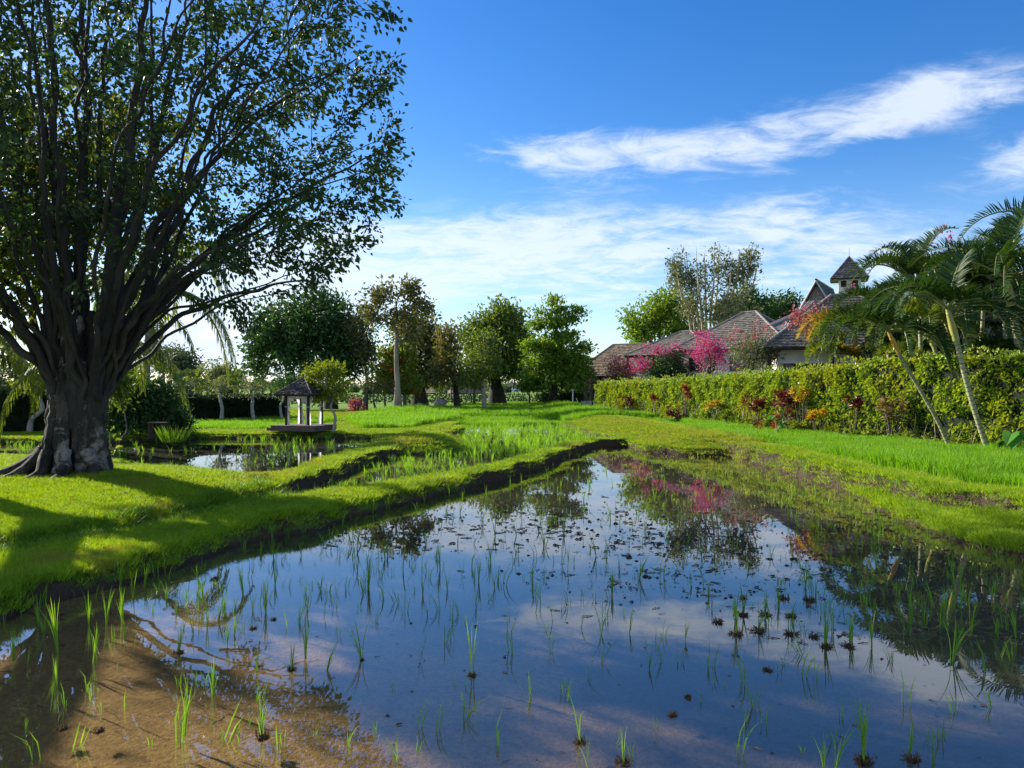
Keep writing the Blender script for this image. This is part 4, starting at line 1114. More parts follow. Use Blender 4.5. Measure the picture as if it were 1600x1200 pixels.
areca('palm_tree', 'low palm tuft on the hedge between the orange sheath and the stump', [(1420, 640), (1424, 600), (1426, 566)], .07, 33.5, 12, .3, PG, length=1.6, seed=13, mat='frond_sun', elev=(.1, 1.3))
areca('palm_tree', 'young palm half sunk in the hedge below the thickest stem', [(1588, 660), (1586, 610), (1580, 560)], .07, 29.2, 12, .3, PG, length=1.7, seed=14, elev=(.1, 1.2))
areca('palm_tree', 'dark palm filling the gap before the veranda hall', [(1505, 680), (1505, 600), (1508, 520), (1512, 440)], .09, 34, 15, .6, PG, length=3.2, seed=11, ll=.72, nl=42, elev=(.1, 1.3), droop=.9)
# a broken stump
SY = 34.0
st = empty('palm_stump', (XA(1403, SY), SY, .35), 'broken bare pinkish palm stump poking out of the hedge', 'stump')
mb = MB(); q = curve([local(st, PX(1404, 640, SY))[0] * [1, 1, 0], local(st, PX(1403, 590, SY))[0], local(st, PX(1390, 560, SY))[0], local(st, PX(1388, 548, SY))[0]], 5)
tube(mb, q, np.linspace(.1, .11, len(q)), 8, wob=.2); mb.obj('trunk', plain('stump_wood', (.55, .40, .33), (.38, .27, .2), .85, 6), st, True)

CG = 'coconut palms behind the huge fig'
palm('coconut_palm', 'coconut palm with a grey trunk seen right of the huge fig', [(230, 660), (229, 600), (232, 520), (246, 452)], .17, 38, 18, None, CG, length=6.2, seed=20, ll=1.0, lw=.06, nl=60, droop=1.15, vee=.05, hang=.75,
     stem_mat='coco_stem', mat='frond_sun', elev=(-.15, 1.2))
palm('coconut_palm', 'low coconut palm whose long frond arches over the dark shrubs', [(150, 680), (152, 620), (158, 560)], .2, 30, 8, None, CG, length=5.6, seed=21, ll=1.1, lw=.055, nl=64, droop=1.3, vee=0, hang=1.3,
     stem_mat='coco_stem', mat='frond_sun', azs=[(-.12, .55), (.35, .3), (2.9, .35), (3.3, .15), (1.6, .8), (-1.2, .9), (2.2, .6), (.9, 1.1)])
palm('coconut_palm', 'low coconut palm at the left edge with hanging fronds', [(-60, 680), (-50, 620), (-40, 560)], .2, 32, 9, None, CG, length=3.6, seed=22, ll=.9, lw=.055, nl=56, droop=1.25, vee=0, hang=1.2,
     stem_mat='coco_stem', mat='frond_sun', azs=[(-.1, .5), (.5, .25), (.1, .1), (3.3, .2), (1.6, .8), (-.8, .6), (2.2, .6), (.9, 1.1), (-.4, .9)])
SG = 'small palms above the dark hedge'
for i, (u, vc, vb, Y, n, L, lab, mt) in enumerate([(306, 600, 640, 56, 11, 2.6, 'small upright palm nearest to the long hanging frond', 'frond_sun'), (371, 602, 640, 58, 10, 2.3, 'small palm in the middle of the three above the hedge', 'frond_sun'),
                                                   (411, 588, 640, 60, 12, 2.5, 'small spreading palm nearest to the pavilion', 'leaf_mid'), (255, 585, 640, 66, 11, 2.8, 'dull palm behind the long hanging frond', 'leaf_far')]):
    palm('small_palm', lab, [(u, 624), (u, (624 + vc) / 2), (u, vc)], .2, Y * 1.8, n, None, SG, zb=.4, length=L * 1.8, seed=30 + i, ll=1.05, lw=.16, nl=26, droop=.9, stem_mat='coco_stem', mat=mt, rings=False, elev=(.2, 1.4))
for i, (u, vc, Y, lab) in enumerate([(705, 606, 120, 'distant palm left of the brown hut roof'), (697, 610, 130, 'distant low palm behind the small round tree')]):
    palm('small_palm', lab, [(u, 625), (u, 616), (u, vc)], .15, Y, 9, None, None, length=2.4, seed=40 + i, ll=.8, lw=.16, nl=16, droop=.9, stem_mat='coco_stem', mat='leaf_far', rings=False, elev=(.2, 1.3))


# ------------------------------------------------------------------ hedges
def hedge(name, label, line, wid, tops, leafm, dens, L, seed, bulge=.12, z0=.2, light=1):
    """line: world polyline of the front face; tops: heights at the line points"""
    global rng
    keep = rng; rng = np.random.default_rng(2000 + seed)
    line = np.array(line, float); tops = np.array(tops, float)
    root = empty(name, (line[0][0], line[0][1], 0), label, 'hedge')
    seg = np.linalg.norm(np.diff(line, axis=0), axis=1); cum = np.concatenate([[0], np.cumsum(seg)]); tot = cum[-1]
    def at(s):
        x = np.interp(s, cum, line[:, 0]); y = np.interp(s, cum, line[:, 1]); h = np.interp(s, cum, tops)
        i = np.clip(np.searchsorted(cum, s) - 1, 0, len(seg) - 1); d = (line[i + 1] - line[i]) / seg[i][..., None]
        nrm = np.stack([-d[..., 1], d[..., 0]], -1)                # left of travel = front
        return x, y, h, nrm
    # core
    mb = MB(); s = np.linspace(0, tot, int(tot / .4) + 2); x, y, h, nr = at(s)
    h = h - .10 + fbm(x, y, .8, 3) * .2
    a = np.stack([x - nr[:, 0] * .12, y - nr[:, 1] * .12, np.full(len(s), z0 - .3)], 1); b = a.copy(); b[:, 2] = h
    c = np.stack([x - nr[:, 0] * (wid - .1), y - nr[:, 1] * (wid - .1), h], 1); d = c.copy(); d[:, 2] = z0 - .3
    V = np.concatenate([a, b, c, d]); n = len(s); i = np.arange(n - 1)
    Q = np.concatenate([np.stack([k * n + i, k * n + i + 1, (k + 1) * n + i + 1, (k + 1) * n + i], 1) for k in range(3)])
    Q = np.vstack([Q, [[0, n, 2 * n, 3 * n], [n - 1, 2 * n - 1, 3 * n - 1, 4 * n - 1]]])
    mb.add(local(root, V), Q=Q); mb.obj('shade_core', M['hedge_core'], root)  # near-black solid stands in for the shaded depth behind the leaves
    # leaves on the front, the top and the back
    P, D = [], []
    for face, area in (('f', tot * tops.mean()), ('t', tot * wid), ('b', tot * tops.mean() * .25), ('e', wid * tops.mean() * 2)):
        n = int(area * dens)
        if face == 'e': s = np.where(rng.random(n) < .5, 0, tot) + rng.normal(size=n) * .03
        else: s = rng.random(n) * tot
        x, y, h, nr = at(s); w = rng.random(n); bl = fbm(x * 1.3, y * 1.3, 1, 3)
        hb = h + fbm(x, y, .8, 3) * .35 + (vnoise(x, y, 3.1) - .5) * .16
        if face in 'fb':
            z = z0 + (hb - z0) * w ** .9
            off = bulge * (2.2 * (vnoise(s, z, 1.6) - .5) + 1.2 * (vnoise(s, z, 4) - .5)) + rng.normal(size=n) * .05
            if face == 'b': off = -(wid + off)
            px, py, pz = x + nr[:, 0] * off, y + nr[:, 1] * off, z
            sg = 1 if face == 'f' else -1
            D.append(np.stack([nr[:, 0] * sg, nr[:, 1] * sg, np.full(n, .35)], 1))
        elif face == 't':
            px, py, pz = x - nr[:, 0] * w * wid, y - nr[:, 1] * w * wid, hb + .10 * (vnoise(x, y, 3) - .5) + rng.normal(size=n) * .035
            D.append(np.tile([0, 0, 1.], (n, 1)))
        else:
            px, py, pz = x - nr[:, 0] * w * wid, y - nr[:, 1] * w * wid, z0 + (hb - z0) * rng.random(n)
            D.append(np.tile([0, .2, .1], (n, 1)))
        P.append(np.stack([px, py, pz], 1))
    P = np.concatenate(P); D = [np.concatenate(D)]; kk_ = (vnoise(P[:, 0] * .6 + P[:, 1], P[:, 2] * 1.3, 1.9) + .35 * vnoise(P[:, 0] + P[:, 1], P[:, 2], 6) > .32) | (rng.random(len(P)) < .25); P = P[kk_]; D = [D[0][kk_]]; Nn = unit(np.concatenate(D)); D = np.cross(Nn, rng.normal(size=P.shape)) + Nn * .45 - np.array([0, 0, .3])
    mb = MB(); LL = L * (.6 + .8 * rng.random(len(P))) ; leaves(mb, local(root, P), D, LL, LL * .6, up=None if False else np.cross(unit(D), Nn) * 2.0, fold=.15)
    o = mb.obj('foliage', leafm, root)
    if name == 'garden_hedge':
        mb = MB()
        for q_ in range(260):
            s_ = np.array([rng.random() * tot]); x, y, h, nr = at(s_); o_ = .02 + .22 * rng.random()
            p0 = np.array([x[0] + nr[0, 0] * o_, y[0] + nr[0, 1] * o_, z0 - .1]); hh_ = .5 + .9 * rng.random()
            tube(mb, local(root, curve([p0, p0 + [rng.normal() * .08, rng.normal() * .1, hh_ * .5], p0 + [rng.normal() * .15 + .1, rng.normal() * .25, hh_]], 3)), [.014] * 7, 4)
        mb.obj('woody_stems', M['bark_straw'], root)['kind'] = 'stuff'
        mb = MB(); n = 2600; s_ = rng.random(n) * tot; x, y, h, nr = at(s_); t_ = rng.random(n)
        k0 = rng.integers(0, 130, n); s_ = (k0 / 130 * tot + rng.normal(size=n) * .12).clip(0, tot); x, y, h, nr = at(s_)
        P2 = np.stack([x - nr[:, 0] * .5 * rng.random(n), y - nr[:, 1] * .5 * rng.random(n), h + .35 * t_ * (.4 + (k0 % 7) / 7)], 1)
        leaves(mb, local(root, P2), rng.normal(size=(n, 3)) * .6 + [0, 0, .8], .15, .08); mb.obj('stray_shoots', leafm, root)['kind'] = 'stuff'
    print(name, len(P))
    rng = keep
    return root
HL = [G(930, 641, .35), G(1010, 648, .35), G(1100, 658, .35), G(1190, 668, .35), G(1280, 677, .35), G(1400, 687, .35), G(1600, 703, .35), (18.0, 14.0)]
HT = [ZA(600, HL[0][1]), ZA(597, HL[1][1]), ZA(593, HL[2][1]), ZA(586, HL[3][1]), ZA(578, HL[4][1]), ZA(563, HL[5][1]), ZA(556, HL[6][1]), 3.4]
# travel from near to far so that the front faces the ponds
hedge('garden_hedge', 'long clipped yellow-green hedge below the houses on the right', HL[::-1], 1.6, HT[::-1], M['leaf_hedge'], 300, .15, 1, bulge=.24)
DL = [G(-300, 674, .4), G(0, 672, .4), G(110, 670, .4)]
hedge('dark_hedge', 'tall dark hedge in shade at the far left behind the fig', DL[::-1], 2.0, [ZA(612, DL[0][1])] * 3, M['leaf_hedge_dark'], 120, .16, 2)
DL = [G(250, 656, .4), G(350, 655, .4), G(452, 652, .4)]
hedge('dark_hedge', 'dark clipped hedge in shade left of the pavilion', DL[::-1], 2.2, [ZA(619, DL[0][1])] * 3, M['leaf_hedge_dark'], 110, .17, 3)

# ------------------------------------------------------------------ crotons, taro and shrubs at the hedge foot
def face_pt(u, v, off=.25):
    """point on the hedge front under picture position (u, v)"""
    fx = np.array([p[0] for p in HL]); fy = np.array([p[1] for p in HL]); uu = 800 + F * fx / fy
    Y = float(np.interp(u, uu, fy))
    Y *= .985
    return XA(u, Y) - off, Y, ZA(v, Y)
def croton(name, label, u, v, hpx, wpx, mat, seed, n=6, group='crotons along the hedge'):
    global rng
    keep = rng; rng = np.random.default_rng(3000 + seed)
    x, y, z = face_pt(u, v); gz_ = float(height(np.array([x]), np.array([y]))[0]); s = y / F
    root = empty(name, (x, y, gz_), label, 'plant', group)
    mbs, mbl = MB(), MB(); top = z - gz_; hh = hpx * s; ww = wpx * s
    for k in range(int(n * 1.8)):
        e = np.array([rng.normal() * ww * .62, rng.normal() * ww * .25, top - hh * rng.random()])
        q = curve([(e[0] * .25, e[1] * .25, 0), (e[0] * .6, e[1] * .6, e[2] * .5), e], 4); tube(mbs, q, np.linspace(.02, .01, len(q)), 5)
        m_ = int(rng.integers(9, 22)); t = rng.random((m_, 1)); P = e - np.array([0, 0, 1]) * t * .35 * max(hh, .5); a = rng.random((m_, 1)) * 6.283
        D = np.concatenate([np.cos(a), np.sin(a), .9 - 1.2 * t], 1)
        leaves(mbl, P, D, .20 + .14 * rng.random(m_), .085, kind='ovate')
    mbs.obj('stem', M['bark'], root); mbl.obj('foliage', M[mat], root)
    rng = keep
croton('croton_plant', 'tall scarlet croton rising to the top of the hedge', 1077, 600, 18, 8, 'croton_red', 1, 5)
croton('croton_plant', 'dark red croton low on the hedge, leftmost of all', 992, 618, 14, 12, 'croton_dark', 2, 5)
croton('croton_plant', 'small red croton between the leftmost one and the scarlet one', 1032, 616, 7, 8, 'croton_red', 3, 3)
croton('croton_plant', 'mixed dark red croton at the foot of the scarlet one', 1070, 624, 26, 26, 'croton_dark', 4, 9)
croton('croton_plant', 'bright yellow croton low on the hedge', 1130, 622, 16, 12, 'croton_yellow', 5, 6)
croton('croton_plant', 'dark red croton just right of the hedge shadow gap', 1192, 624, 14, 12, 'croton_dark', 6, 6)
croton('croton_plant', 'large wine-red croton high on the hedge below the house window', 1242, 612, 22, 26, 'croton_dark', 7, 12)
croton('croton_plant', 'orange-red croton standing in the rice edge', 1240, 638, 36, 22, 'croton_red', 8, 12)
croton('croton_plant', 'golden croton at the hedge top above the wine-red one', 1262, 606, 14, 14, 'croton_yellow', 9, 5)
croton('croton_plant', 'golden croton right of the orange-red one', 1286, 640, 12, 14, 'croton_yellow', 10, 5)
croton('croton_plant', 'small wine-red croton alone in the hedge left of the leaning palm', 1344, 622, 12, 10, 'croton_dark', 11, 4)
croton('croton_plant', 'pale stemmed bush with dry brown base left of the leaning palm', 1405, 620, 30, 20, 'frond_dry', 12, 7)
for i, (u, v) in enumerate([(1105 + 21 * k, 642 + 2.55 * k + 5 * math.sin(k * 2.3)) for k in range(24)]):
    croton('edge_plant', 'light green broad-leaved plant where the rice meets the hedge', u, v, 12 + i * .4, 20, 'leaf_yellow' if i % 3 else 'leaf_bright', 20 + i, 8, 'light green plants at the hedge foot')

def taro(label, u, v, Y, seed, n=6, size=.5):
    global rng
    keep = rng; rng = np.random.default_rng(3500 + seed)
    x = XA(u, Y); root = empty('taro_plant', (x, Y, float(height(np.array([x]), np.array([Y]))[0])), label, 'plant', None)
    for k in range(n):
        a = rng.random() * 6.283 if k > 2 else -1.6 + (k - 1) * .9; r = .25 + .25 * rng.random(); hgt = .45 + .5 * rng.random()
        e = np.array([math.cos(a) * r, math.sin(a) * r, hgt]); mb = MB()
        q = curve([(0, 0, 0), e * [.3, .3, .7], e], 5); tube(mb, q, np.linspace(.02, .01, len(q)), 5)
        L = size * (.7 + .4 * rng.random()); d = unit(np.array([math.cos(a), math.sin(a), -.7])); S = unit(np.cross(d, [0, 0, 1])); U = np.cross(S, d)
        o = [(0, 0), (-.22, .22), (-.12, .40), (.15, .44), (.45, .34), (.8, .12), (1, 0)]
        V = [e + d * L * p + S * L * w + U * (abs(w) * .25 * L - .12 * L * p * p) for p, w in o] + [e + d * L * p - S * L * w + U * (abs(w) * .25 * L - .12 * L * p * p) for p, w in o[1:-1]]
        T = [(0, i, i + 1) for i in range(1, 6)] + [(0, 7, 1)][:0] + [(0, i + 1, i) for i in range(7, 11)] + [(0, 6, 11)]
        mb.add(np.array(V), T=T, m=1)
        mb.obj('leaf', [M['rachis'], M['taro']], root)
    rng = keep
taro('big-leaved taro at the right edge beside the leaning palm foot', 1588, 712, 23.2, 1, 11, .5)
taro('single taro with blue-green leaves between the red crotons', 1214, 650, HL[4][1] * .985, 2, 5, .3)

def shrub(name, label, u, v0, Y, blobs, mat, seed, L=.16, n=34, sp=.3, group=None, nst=5, bark='bark'):
    """many-stemmed bush"""
    def st(root, s):
        out = []
        for k in range(nst):
            a = k * 2.4; q = curve([(.12 * math.cos(a), .12 * math.sin(a), 0), (.25 * math.cos(a), .25 * math.sin(a), .5), (.6 * math.cos(a), .6 * math.sin(a), 1.1)], 3)
            out.append((q, np.linspace(.05, .03, len(q)), -1))
        return out
    return tree(name, label, Y, u, v0, blobs, M[mat], M[bark], None, n, L, sp, .012, group, 'shrub', seed=seed, stemsfn=st)
UG = 'dark shrubs by the pond behind the fig'
shrub('shrub', 'dark leafy shrub right beside the huge fig trunk', 200, 685, 35, [(205, 625, 30, 26, 70), (195, 655, 26, 22, 40)], 'leaf_dark', 60, .2, 40, .35, UG)
shrub('shrub', 'tallest leafy shrub under the coconut palm trunk', 236, 685, 35.5, [(238, 625, 34, 26, 80), (240, 655, 30, 18, 34)], 'leaf_dark', 61, .2, 40, .35, UG)
shrub('shrub', 'lower dark shrub right under the tip of the long frond', 275, 680, 36.5, [(270, 655, 20, 12, 40), (282, 668, 16, 9, 20)], 'leaf_dark', 62, .18, 36, .3, UG)
shrub('shrub', 'bright shrub close behind the right flank of the fig', 172, 650, 27, [(178, 590, 14, 30, 30), (190, 600, 14, 20, 16)], 'leaf_mid', 63, .16, 34, .25, UG)
shrub('flower_bush', 'low brick-red bush on the lawn right of the pavilion', 556, 640, 62, [(556, 632, 9, 6, 26)], 'bloom_rose', 64, .2, 26, .2, None)
# spiky pandan-like clump
o = empty('spiky_plant', (*G(272, 690, .4), .35), 'clump of long upright sword leaves at the pond edge right of the shrubs', 'plant')
mb = MB(); n = 120; a = rng.random(n) * 6.283; P = np.stack([.45 * np.cos(a) * rng.random(n), .45 * np.sin(a) * rng.random(n), np.zeros(n)], 1)
leaves(mb, P, np.stack([np.cos(a) * .6, np.sin(a) * .6, np.ones(n)], 1), .5 + .35 * rng.random(n), .035, fold=.4); mb.obj('foliage', M['grass_long'], o)
# dark bench between the shrubs
bx_, by_ = G(247, 684, .4)
o = empty('bench', (bx_, by_, .38), 'low dark wooden bench half hidden between the shrubs', 'bench')
mb = MB(); box(mb, (0, 0, .62), (.75, .35, .06)); mb.obj('seat', M['timber_dark'], o)
for sx in (-.3, .3): 
    mb = MB(); box(mb, (sx, 0, .29), (.07, .3, .58)); mb.obj('leg', M['timber_dark'], o)
# yellow young plant by the trunk
o = empty('seedling_plant', (*G(172, 712, .45), .42), 'small yellow-green broad-leaved plant at the right foot of the fig', 'plant')
mb = MB(); n = 26; a = rng.random(n) * 6.283; P = np.stack([.14 * np.cos(a), .14 * np.sin(a), .1 + .55 * rng.random(n)], 1)
leaves(mb, P, np.stack([np.cos(a), np.sin(a), .2 * np.ones(n)], 1), .22, .13, kind='ovate'); mb.obj('foliage', M['leaf_yellow'], o)
mb = MB(); tube(mb, [(0, 0, 0), (0, 0, .7)], .012, 4); mb.obj('stem', M['rachis'], o)

# ------------------------------------------------------------------ bougainvilleas
def boug(label, Y, u, vb, blobs, leafm, bloomm, frac, seed, nl=26, L=.18, bl=30, sp=.34, blobs_b=None):
    global rng
    r = shrub('bougainvillea', label, u, vb, Y, blobs, leafm, seed, L, nl, sp, 'bougainvilleas behind the hedge', 5, 'bark_grey')
    keep = rng; rng = np.random.default_rng(4000 + seed)
    s = Y / F; mb = MB()
    P = np.concatenate([ell(PX(bu, bv, Y), (ru * s, ru * s, rv * s), n, 3.0) for (bu, bv, ru, rv, n) in (blobs_b or [])]); P = np.repeat(P, 2, 0) + rng.normal(size=(len(P) * 2, 3)) * .30; P = P[vnoise(P[:, 0] * 1.3, P[:, 2] * 1.3, 1.7) > .33]; bl = max(5, bl // 2)
    P = np.repeat(P, bl, 0) + rng.normal(size=(len(P) * bl, 3)) * sp * .55
    leaves(mb, local(r, P), rng.normal(size=P.shape), .15 * (.7 + .6 * rng.random(len(P))), .13, fold=.3)
    mb.obj('blossom', M[bloomm], r)
    rng = keep
boug('bougainvillea mounded with rose blossom, leftmost above the hedge', 72, 972, 610, [(972, 585, 28, 14, 40)], 'leaf_mid', 'bloom_rose', .8, 1, blobs_b=[(972, 577, 29, 15, 60), (985, 572, 20, 10, 24)])
boug('dark bushy bougainvillea with scattered magenta blossom, second from the left', 61, 1038, 610, [(1040, 570, 30, 24, 80), (1025, 585, 22, 16, 30), (1060, 585, 18, 18, 30)], 'leaf_dark', 'bloom_magenta', .3, 2, 36, .2,
     blobs_b=[(1030, 552, 22, 16, 20), (1012, 572, 14, 14, 12), (1050, 545, 12, 8, 6), (1052, 566, 3, 8, 3)])
boug('brightest magenta bougainvillea on bare grey stems, before the largest roof', 54, 1110, 610, [(1112, 560, 26, 16, 16)], 'leaf_grey', 'bloom_magenta', .9, 3, 10, .16,
     blobs_b=[(1105, 550, 26, 13, 34), (1132, 552, 18, 10, 16), (1112, 536, 16, 10, 14), (1120, 566, 24, 8, 12), (1095, 520, 8, 4, 4)])
boug('pale twiggy bougainvillea with few pink blossoms beside the white house wall', 47, 1178, 610, [(1178, 545, 34, 26, 80), (1190, 560, 24, 18, 30)], 'leaf_grey', 'bloom_rose', .1, 4, 24, .16,
     blobs_b=[(1160, 526, 8, 5, 3), (1185, 517, 5, 4, 2), (1205, 545, 10, 12, 6), (1192, 530, 20, 10, 6)])
boug('pale pink bougainvillea spilling over the near roof towards the palms', 42, 1275, 600, [(1275, 505, 34, 20, 50), (1295, 520, 20, 20, 26)], 'leaf_grey', 'bloom_rose', .4, 5, 18, .15,
     blobs_b=[(1262, 494, 22, 12, 14), (1270, 508, 26, 12, 14)])
boug('magenta bougainvillea tips showing between the dark palm crowns', 39, 1475, 620, [(1475, 440, 30, 40, 20), (1440, 470, 20, 30, 16)], 'leaf_dark', 'bloom_magenta', .4, 6, 20, .16,
     bl=9, sp=.18, blobs_b=[(1474, 371, 6, 3, 4), (1462, 380, 5, 3, 2), (1342, 458, 7, 3, 4), (1590, 462, 10, 8, 10)])

# ------------------------------------------------------------------ houses
def shingles(mb, A, B, C, D, row=.28, tile=.22, th=.045, m=0):
    """overlapping courses on the roof plane A-B (eave) to D-C (ridge); C may equal D"""
    A, B, C, D = (np.array(p, float) for p in (A, B, C, D))
    nrm = unit(np.cross(B - A, D - A)); 
    if nrm[2] < 0: nrm = -nrm
    H = np.linalg.norm((D + C) / 2 - (A + B) / 2); rows = max(3, int(H / row))
    for r in range(rows):
        t0, t1 = r / rows, min(1, (r + 1.15) / rows)
        L0, R0 = A + (D - A) * t0, B + (C - B) * t0; L1, R1 = A + (D - A) * t1, B + (C - B) * t1
        w = np.linalg.norm(R0 - L0); n = max(1, int(w / tile))
        e = (np.arange(n + 1) + np.concatenate([[0], rng.uniform(-.25, .25, n - 1) if n > 1 else [], [0]])) / n
        s0, s1 = e[:-1, None], e[1:, None]
        lift = th * (1 + .7 * rng.random((n, 1))); dn = (rng.random((n, 1)) - .5) * .05 / max(H, .1)
        g = .006 / max(w, .1)
        a = L0 + (R0 - L0) * (s0 + g) + nrm * lift - (D - A) * (dn + .01); b = L0 + (R0 - L0) * (s1 - g) + nrm * lift - (D - A) * (dn + .01)
        c = L1 + (R1 - L1) * (s1 - g) + nrm * .008; d = L1 + (R1 - L1) * (s0 + g) + nrm * .008
        a2 = a - nrm * lift; b2 = b - nrm * lift
        V = np.stack([a, b, c, d, a2, b2], 1); k = np.arange(n)[:, None] * 6
        mb.add(V.reshape(-1, 3), Q=np.concatenate([k + [0, 1, 2, 3], k + [4, 5, 1, 0]]), m=m)

def hip_roof(root, cx, cy, w, d, ze, zp, ridge, mat, ov=.0, gab=False, row=.28, tile=.22, name='roof', th=.16, ridge_w=.09):
    """roof part: solid slab + courses (sub-part) + ridge caps (sub-parts); local coords"""
    x, y = w / 2, d / 2; r = ridge / 2
    E_ = [np.array(p, float) for p in ((cx - x, cy - y, ze), (cx + x, cy - y, ze), (cx + x, cy + y, ze), (cx - x, cy + y, ze))]
    rr = [np.array((cx - r, cy, zp)), np.array((cx + r, cy, zp))]
    mb = MB(); V = E_ + rr + [p - [0, 0, th] for p in E_]
    mb.add(np.array(V) - [0, 0, .02], T=[(1, 2, 5), (3, 0, 4)], Q=[(0, 1, 5, 4), (2, 3, 4, 5), (6, 7, 1, 0), (7, 8, 2, 1), (8, 9, 3, 2), (9, 6, 0, 3), (9, 8, 7, 6)])
    roof = mb.obj(name, M['timber_dark'], root)
    mb = MB(); shingles(mb, E_[0], E_[1], rr[1], rr[0], row, tile); shingles(mb, E_[1], E_[2], rr[1], rr[1], row, tile)
    shingles(mb, E_[2], E_[3], rr[0], rr[1], row, tile); shingles(mb, E_[3], E_[0], rr[0], rr[0], row, tile)
    mb.obj('shingles', M[mat], roof)['kind'] = 'stuff'
    mb = MB()
    for p, q in ((E_[0], rr[0]), (E_[1], rr[1]), (E_[2], rr[1]), (E_[3], rr[0])) + (((rr[0], rr[1]),) if ridge > .1 else ()):
        tube(mb, [p + [0, 0, .03], (p + q) / 2 + [0, 0, .04], q + [0, 0, .05]], ridge_w, 6)
    mb.obj('ridge_cap', M['ridge'], roof)
    return roof

def window(root, x, z, w, h, y, mat='timber_red', muntins=1):
    mb = MB()
    for (cx, cz, ww, hh) in ((x, z + h / 2, w, .08), (x, z - h / 2, w, .08), (x - w / 2, z, .08, h), (x + w / 2, z, .08, h)) + tuple((x - w / 2 + w * (i + 1) / (muntins + 1), z, .05, h) for i in range(muntins)):
        box(mb, (cx, y - .05, cz), (ww, .10, hh))
    f = mb.obj('window', M[mat], root)
    mb = MB(); box(mb, (x, y - .015, z), (w, .02, h)); mb.obj('pane', M['glass'], f)

def house(name, label, u, Y, w, d, rz, ve, vp, ridge, mat='shingle', ov=.7, group='villas behind the hedge', wall='plaster', vbase=None, windows=True, row=.28, tile=.24):
    X = XA(u, Y); root = empty(name, (X, Y, 0), label, 'house', group, rz)
    ze, zp = ZA(ve, Y), ZA(vp, Y)
    hip_roof(root, 0, 0, w, d, ze, zp, ridge, mat, row=row, tile=tile)
    W2, D2 = w - 2 * ov, d - 2 * ov
    hw = ze + .1; mb = MB(); box(mb, (0, 0, hw / 2), (W2, D2, hw)); mb.obj('wall', M[wall], root)
    if windows:
        for xx in (-W2 * .3, W2 * .12):
            window(root, xx, ze - 1.15, W2 * .26, 1.0, -D2 / 2 - .003)
        mb = MB(); box(mb, (W2 * .38, -D2 / 2 - .03, 1.05), (.9, .06, 2.1)); mb.obj('door', M['timber_red'], root)
    for xx in (-w / 2 + .25, -w / 6, w / 6, w / 2 - .25):
        mb = MB(); box(mb, (xx, -d / 2 + .25, (ze - .1) / 2), (.18, .18, ze - .1)); mb.obj('post', M['timber_dark'], root)
    return root
house('villa', 'villa with the largest grey-brown hip roof behind the bright bougainvillea', 1172, 62, 9.5, 9.0, R(-38), 548, 488, 1.0)
house('villa', 'villa with a small dark-ended roof peeking over the bushy bougainvillea', 1072, 74, 9, 8, R(-38), 556, 518, 1.0)
house('villa', 'villa with a low thatched-looking roof farthest along the hedge', 985, 84, 10.5, 9, R(-30), 588, 538, 4.0, mat='thatch')
# nearest villa with white wall, long eave and a window band
Y0 = 46
root = empty('villa', (XA(1300, Y0), Y0, 0), 'nearest villa with white wall and red-framed window under a broad sloping roof', 'house', 'villas behind the hedge', R(-14))
ze, zp = ZA(542, Y0), ZA(462, Y0 + 3)
hip_roof(root, 1.2, 3.2, 10.5, 8.5, ze, zp, 1.5, 'shingle')
mb = MB(); box(mb, (1.2, 3.2, ze / 2), (8.6, 6.9, ze)); mb.obj('wall', M['plaster'], root)
window(root, -1.6, ze - 1.28, 2.3, .55, -.25 - .003, muntins=2)
mb = MB(); box(mb, (-1.6, -.31, ze - .92), (2.8, .12, .12)); mb.obj('lintel', M['white_paint'], root)
for xx in (-3.6, -.1, 2.6):
    mb = MB(); box(mb, (xx, -.8, (ze - .17) / 2), (.2, .2, ze - .17)); mb.obj('post', M['timber_dark'], root)
mb = MB(); box(mb, (-2.0, -1.0, 1.35), (3.4, .15, 2.7)); mb.obj('garden_wall', M['void'], root)  # near-black slab stands in for the shaded space under the eave
mb = MB(); box(mb, (1.0, -.9, 1.5), (.7, .12, 3.0)); mb.obj('door', M['plaster_grey'], root)
# white boundary wall with tiled coping behind
Yw = 60; root = empty('garden_wall', (XA(1235, Yw), Yw, 0), 'white wall with a curved tiled coping between the two grey roofs', 'wall', None, R(25))
mb = MB(); box(mb, (0, 0, ZA(508, Yw) / 2), (4.0, .35, ZA(508, Yw))); mb.obj('wall', M['plaster'], root)
mb = MB(); q = curve([(-2.2, 0, ZA(512, Yw)), (-.6, 0, ZA(500, Yw)), (1.2, 0, ZA(486, Yw)), (2.3, 0, ZA(470, Yw))], 6)
for off in (-.25, 0, .25): tube(mb, q + [0, off, 0], .16, 6)
mb.obj('coping', M['shingle_dark'], root)
